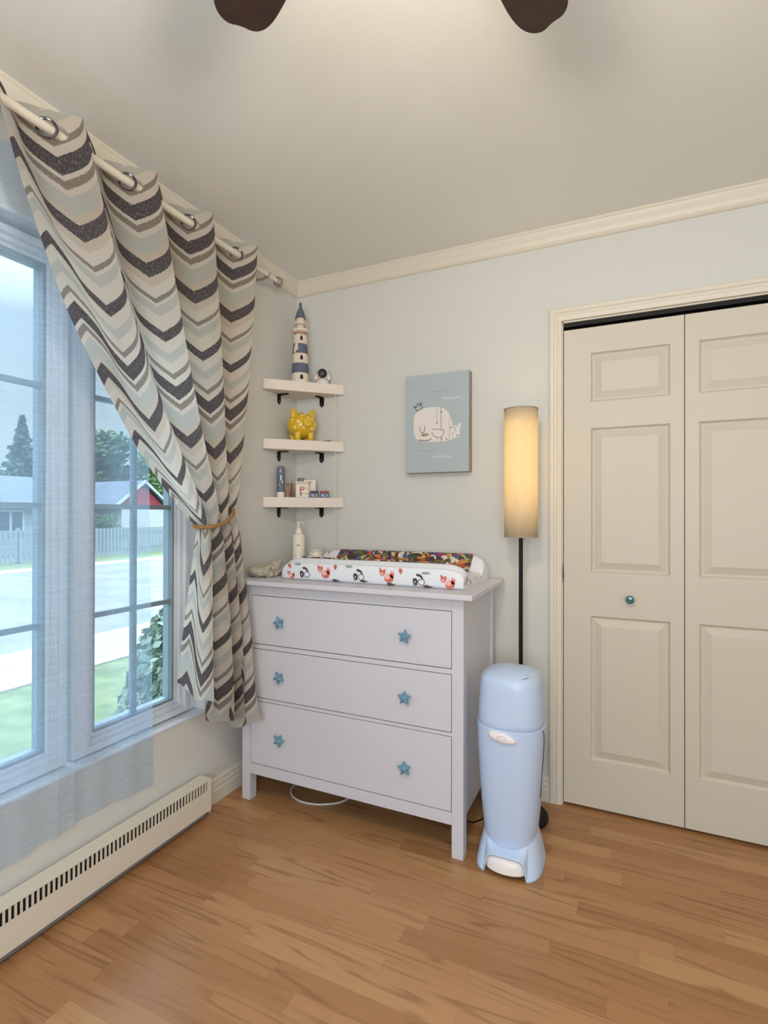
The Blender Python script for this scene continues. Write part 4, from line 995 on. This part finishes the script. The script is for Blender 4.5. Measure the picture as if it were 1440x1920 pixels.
# houses
RF = gmat('grey_shingles', (74, 80, 90), (92, 98, 108), 6); SID = mat('pale_siding', (150, 156, 160), .8); RED = mat('red_siding', (140, 44, 50), .7); WHT = mat('white_siding', (176, 176, 176), .8); DW = mat('dark_window_pane', (70, 84, 96), .2)
t = thing('bungalow', 'long pale bungalow with a grey shingle roof across the road', 'house', (-27, 9, GZ))
obj('walls', B((-31, -24.5, 1.0, 16.5, GZ, 1.75)), SID, t, smooth=False)
bm = bmesh.new(); extr(bm, [(-23.9, .4, 1.68), (-27.7, .4, 3.20), (-31.6, .4, 1.68)], (0, 16.45, 0)); obj('roof', bm, RF, t, smooth=False)
for y0 in (3.5, 8.2, 11.95, 14.8):
    f_ = obj('window', B((-24.52, -24.44, y0, y0+1.25, .35, 1.40)), WHT, t, smooth=False)
    obj('pane', B((-24.45, -24.42, y0+.12, y0+.56, .45, 1.30), (-24.45, -24.42, y0+.69, y0+1.13, .45, 1.30)), DW, f_, smooth=False)
t = thing('garage', 'white garage with a red triangular gable at the right end of the bungalow', 'garage', (-25, 19, GZ))
obj('walls', B((-28, -23.2, 17.5, 20.3, GZ, 1.70)), WHT, t, smooth=False)
bm = bmesh.new(); extr(bm, [(-23.2, 17.5, 1.70), (-23.2, 20.3, 1.70), (-23.2, 18.9, 2.85)], (-4.8, 0, 0)); obj('gable', bm, RED, t, smooth=False)
bm = bmesh.new(); extr(bm, [(-23.05, 17.15, 1.52), (-23.05, 18.9, 2.98), (-23.05, 18.9, 3.12), (-23.05, 16.95, 1.56)], (-5, 0, 0)); extr(bm, [(-23.05, 20.65, 1.52), (-23.05, 18.9, 2.98), (-23.05, 18.9, 3.12), (-23.05, 20.85, 1.56)], (-5, 0, 0)); obj('roof', bm, RF, t, smooth=False)
bm = bmesh.new(); extr(bm, [(-23.0, 16.95, 1.50), (-23.0, 18.9, 2.96), (-23.0, 20.85, 1.50), (-23.0, 20.85, 1.66), (-23.0, 18.9, 3.14), (-23.0, 16.95, 1.66)], (-.06, 0, 0)); obj('fascia', bm, mat('pale_roof_edge', (170, 174, 178), .8), t, smooth=False)
# trees
LEAFM = [gmat('tree_leaves_dark', (52, 76, 56), (84, 108, 72), 1.5), gmat('tree_leaves_mid', (74, 100, 64), (120, 142, 88), 1.5), gmat('pine_needles', (46, 72, 62), (78, 104, 82), 2)]
BARK = mat('bark', (90, 76, 64), .9)
def tree(name, label, x, y, h, r, kind, seed, group='trees behind the houses'):
    rnd = random.Random(seed); t = thing(name, label, 'tree', (x, y, GZ), group)
    bm = bmesh.new(); tube(bm, [(x, y, GZ), (x+.1, y, GZ+h*.5), (x, y+.1, GZ+h*.85)], [h*.03, h*.02, h*.006], 8); obj('trunk', bm, BARK, t)
    bm = bmesh.new(); ncl = 2600; ql = .030*h if kind != 2 else .024*h
    lob = [(rnd.gauss(0, .45)*r, rnd.gauss(0, .45)*r, rnd.uniform(.35, .9)) for _ in range(14)]
    for _ in range(ncl):
        if kind == 2:
            zz = rnd.random()**1.2; rr_ = r*(1-zz)*(.75+.4*math.sin(zz*38)**2)*rnd.random()**.5; a = rnd.uniform(0, 2*PI); c = Vector((x+rr_*math.cos(a), y+rr_*math.sin(a), GZ+h*(.12+.88*zz)))
        else:
            l = rnd.choice(lob); d = Vector((rnd.gauss(0, 1), rnd.gauss(0, 1), rnd.gauss(0, 1))).normalized()*rnd.random()**.4
            c = Vector((x+l[0]+d.x*r*.5, y+l[1]+d.y*r*.5, GZ+h*l[2]+d.z*h*.16))
            if c.z > GZ+h: c.z = GZ+h-(c.z-GZ-h)
        n_ = Vector((rnd.gauss(0, 1), rnd.gauss(0, 1), rnd.gauss(0, 1))).normalized(); u_ = n_.orthogonal().normalized()*ql*rnd.uniform(.6, 1.3); v_ = n_.cross(u_).normalized()*ql*rnd.uniform(.4, .9)
        bm.faces.new([bm.verts.new(c+u_), bm.verts.new(c+v_), bm.verts.new(c-u_), bm.verts.new(c-v_)])
    obj('crown', bm, LEAFM[kind], t, smooth=False)
tree('pine_tree', 'tall dark pine rising above the bungalow roof, seen in the left panes', -40, 22.3, 9.2, 2.4, 2, 1)
tree('leafy_tree', 'low bushy tree left of the tall pine behind the bungalow', -42, 17.5, 6.4, 3.2, 0, 2)
tree('leafy_tree', 'bushy tree just right of the tall pine behind the bungalow', -43, 26, 7.0, 3.0, 1, 3)
tree('leafy_tree', 'tall dark broad tree behind the left part of the garage', -41, 30.0, 9.3, 3.6, 0, 4)
tree('leafy_tree', 'rounded mid-green tree above the red garage gable', -42, 34.6, 8.0, 3.4, 1, 5)
tree('leafy_tree', 'mid-green tree to the right of the garage', -41, 39.5, 7.6, 3.8, 1, 6)
tree('leafy_tree', 'low dark tree farthest right beyond the garage', -30, 29.5, 5.2, 2.6, 0, 7)
tree('leafy_tree', 'low dark green shrub tree between bungalow wall and fence', -22.3, 15.6, 1.85, 1.0, 0, 8)
# cedar bush by the house
bm = bmesh.new(); rnd = random.Random(9)
for _ in range(5000):
    zz = rnd.random(); rr_ = .50*math.sqrt(max(.02, 1-(zz*1.02)**3))*rnd.random()**.35; a = rnd.uniform(0, 2*PI)
    c = Vector((-1.0+rr_*math.cos(a), .30+rr_*math.sin(a), GZ+1.32*zz)); n_ = Vector((rnd.gauss(0, 1), rnd.gauss(0, 1), rnd.gauss(0, .6))).normalized(); u_ = n_.orthogonal().normalized()*.035; v_ = n_.cross(u_).normalized()*.02
    bm.faces.new([bm.verts.new(c+u_), bm.verts.new(c+v_), bm.verts.new(c-u_), bm.verts.new(c-v_)])
o = obj('garden_shrub', bm, gmat('grey_green_leaves', (112, 128, 114), (140, 156, 138), 3), None, smooth=False, origin=(-1, .3, GZ)); tag(o, 'dense green shrub growing against the house just outside the window', 'shrub')
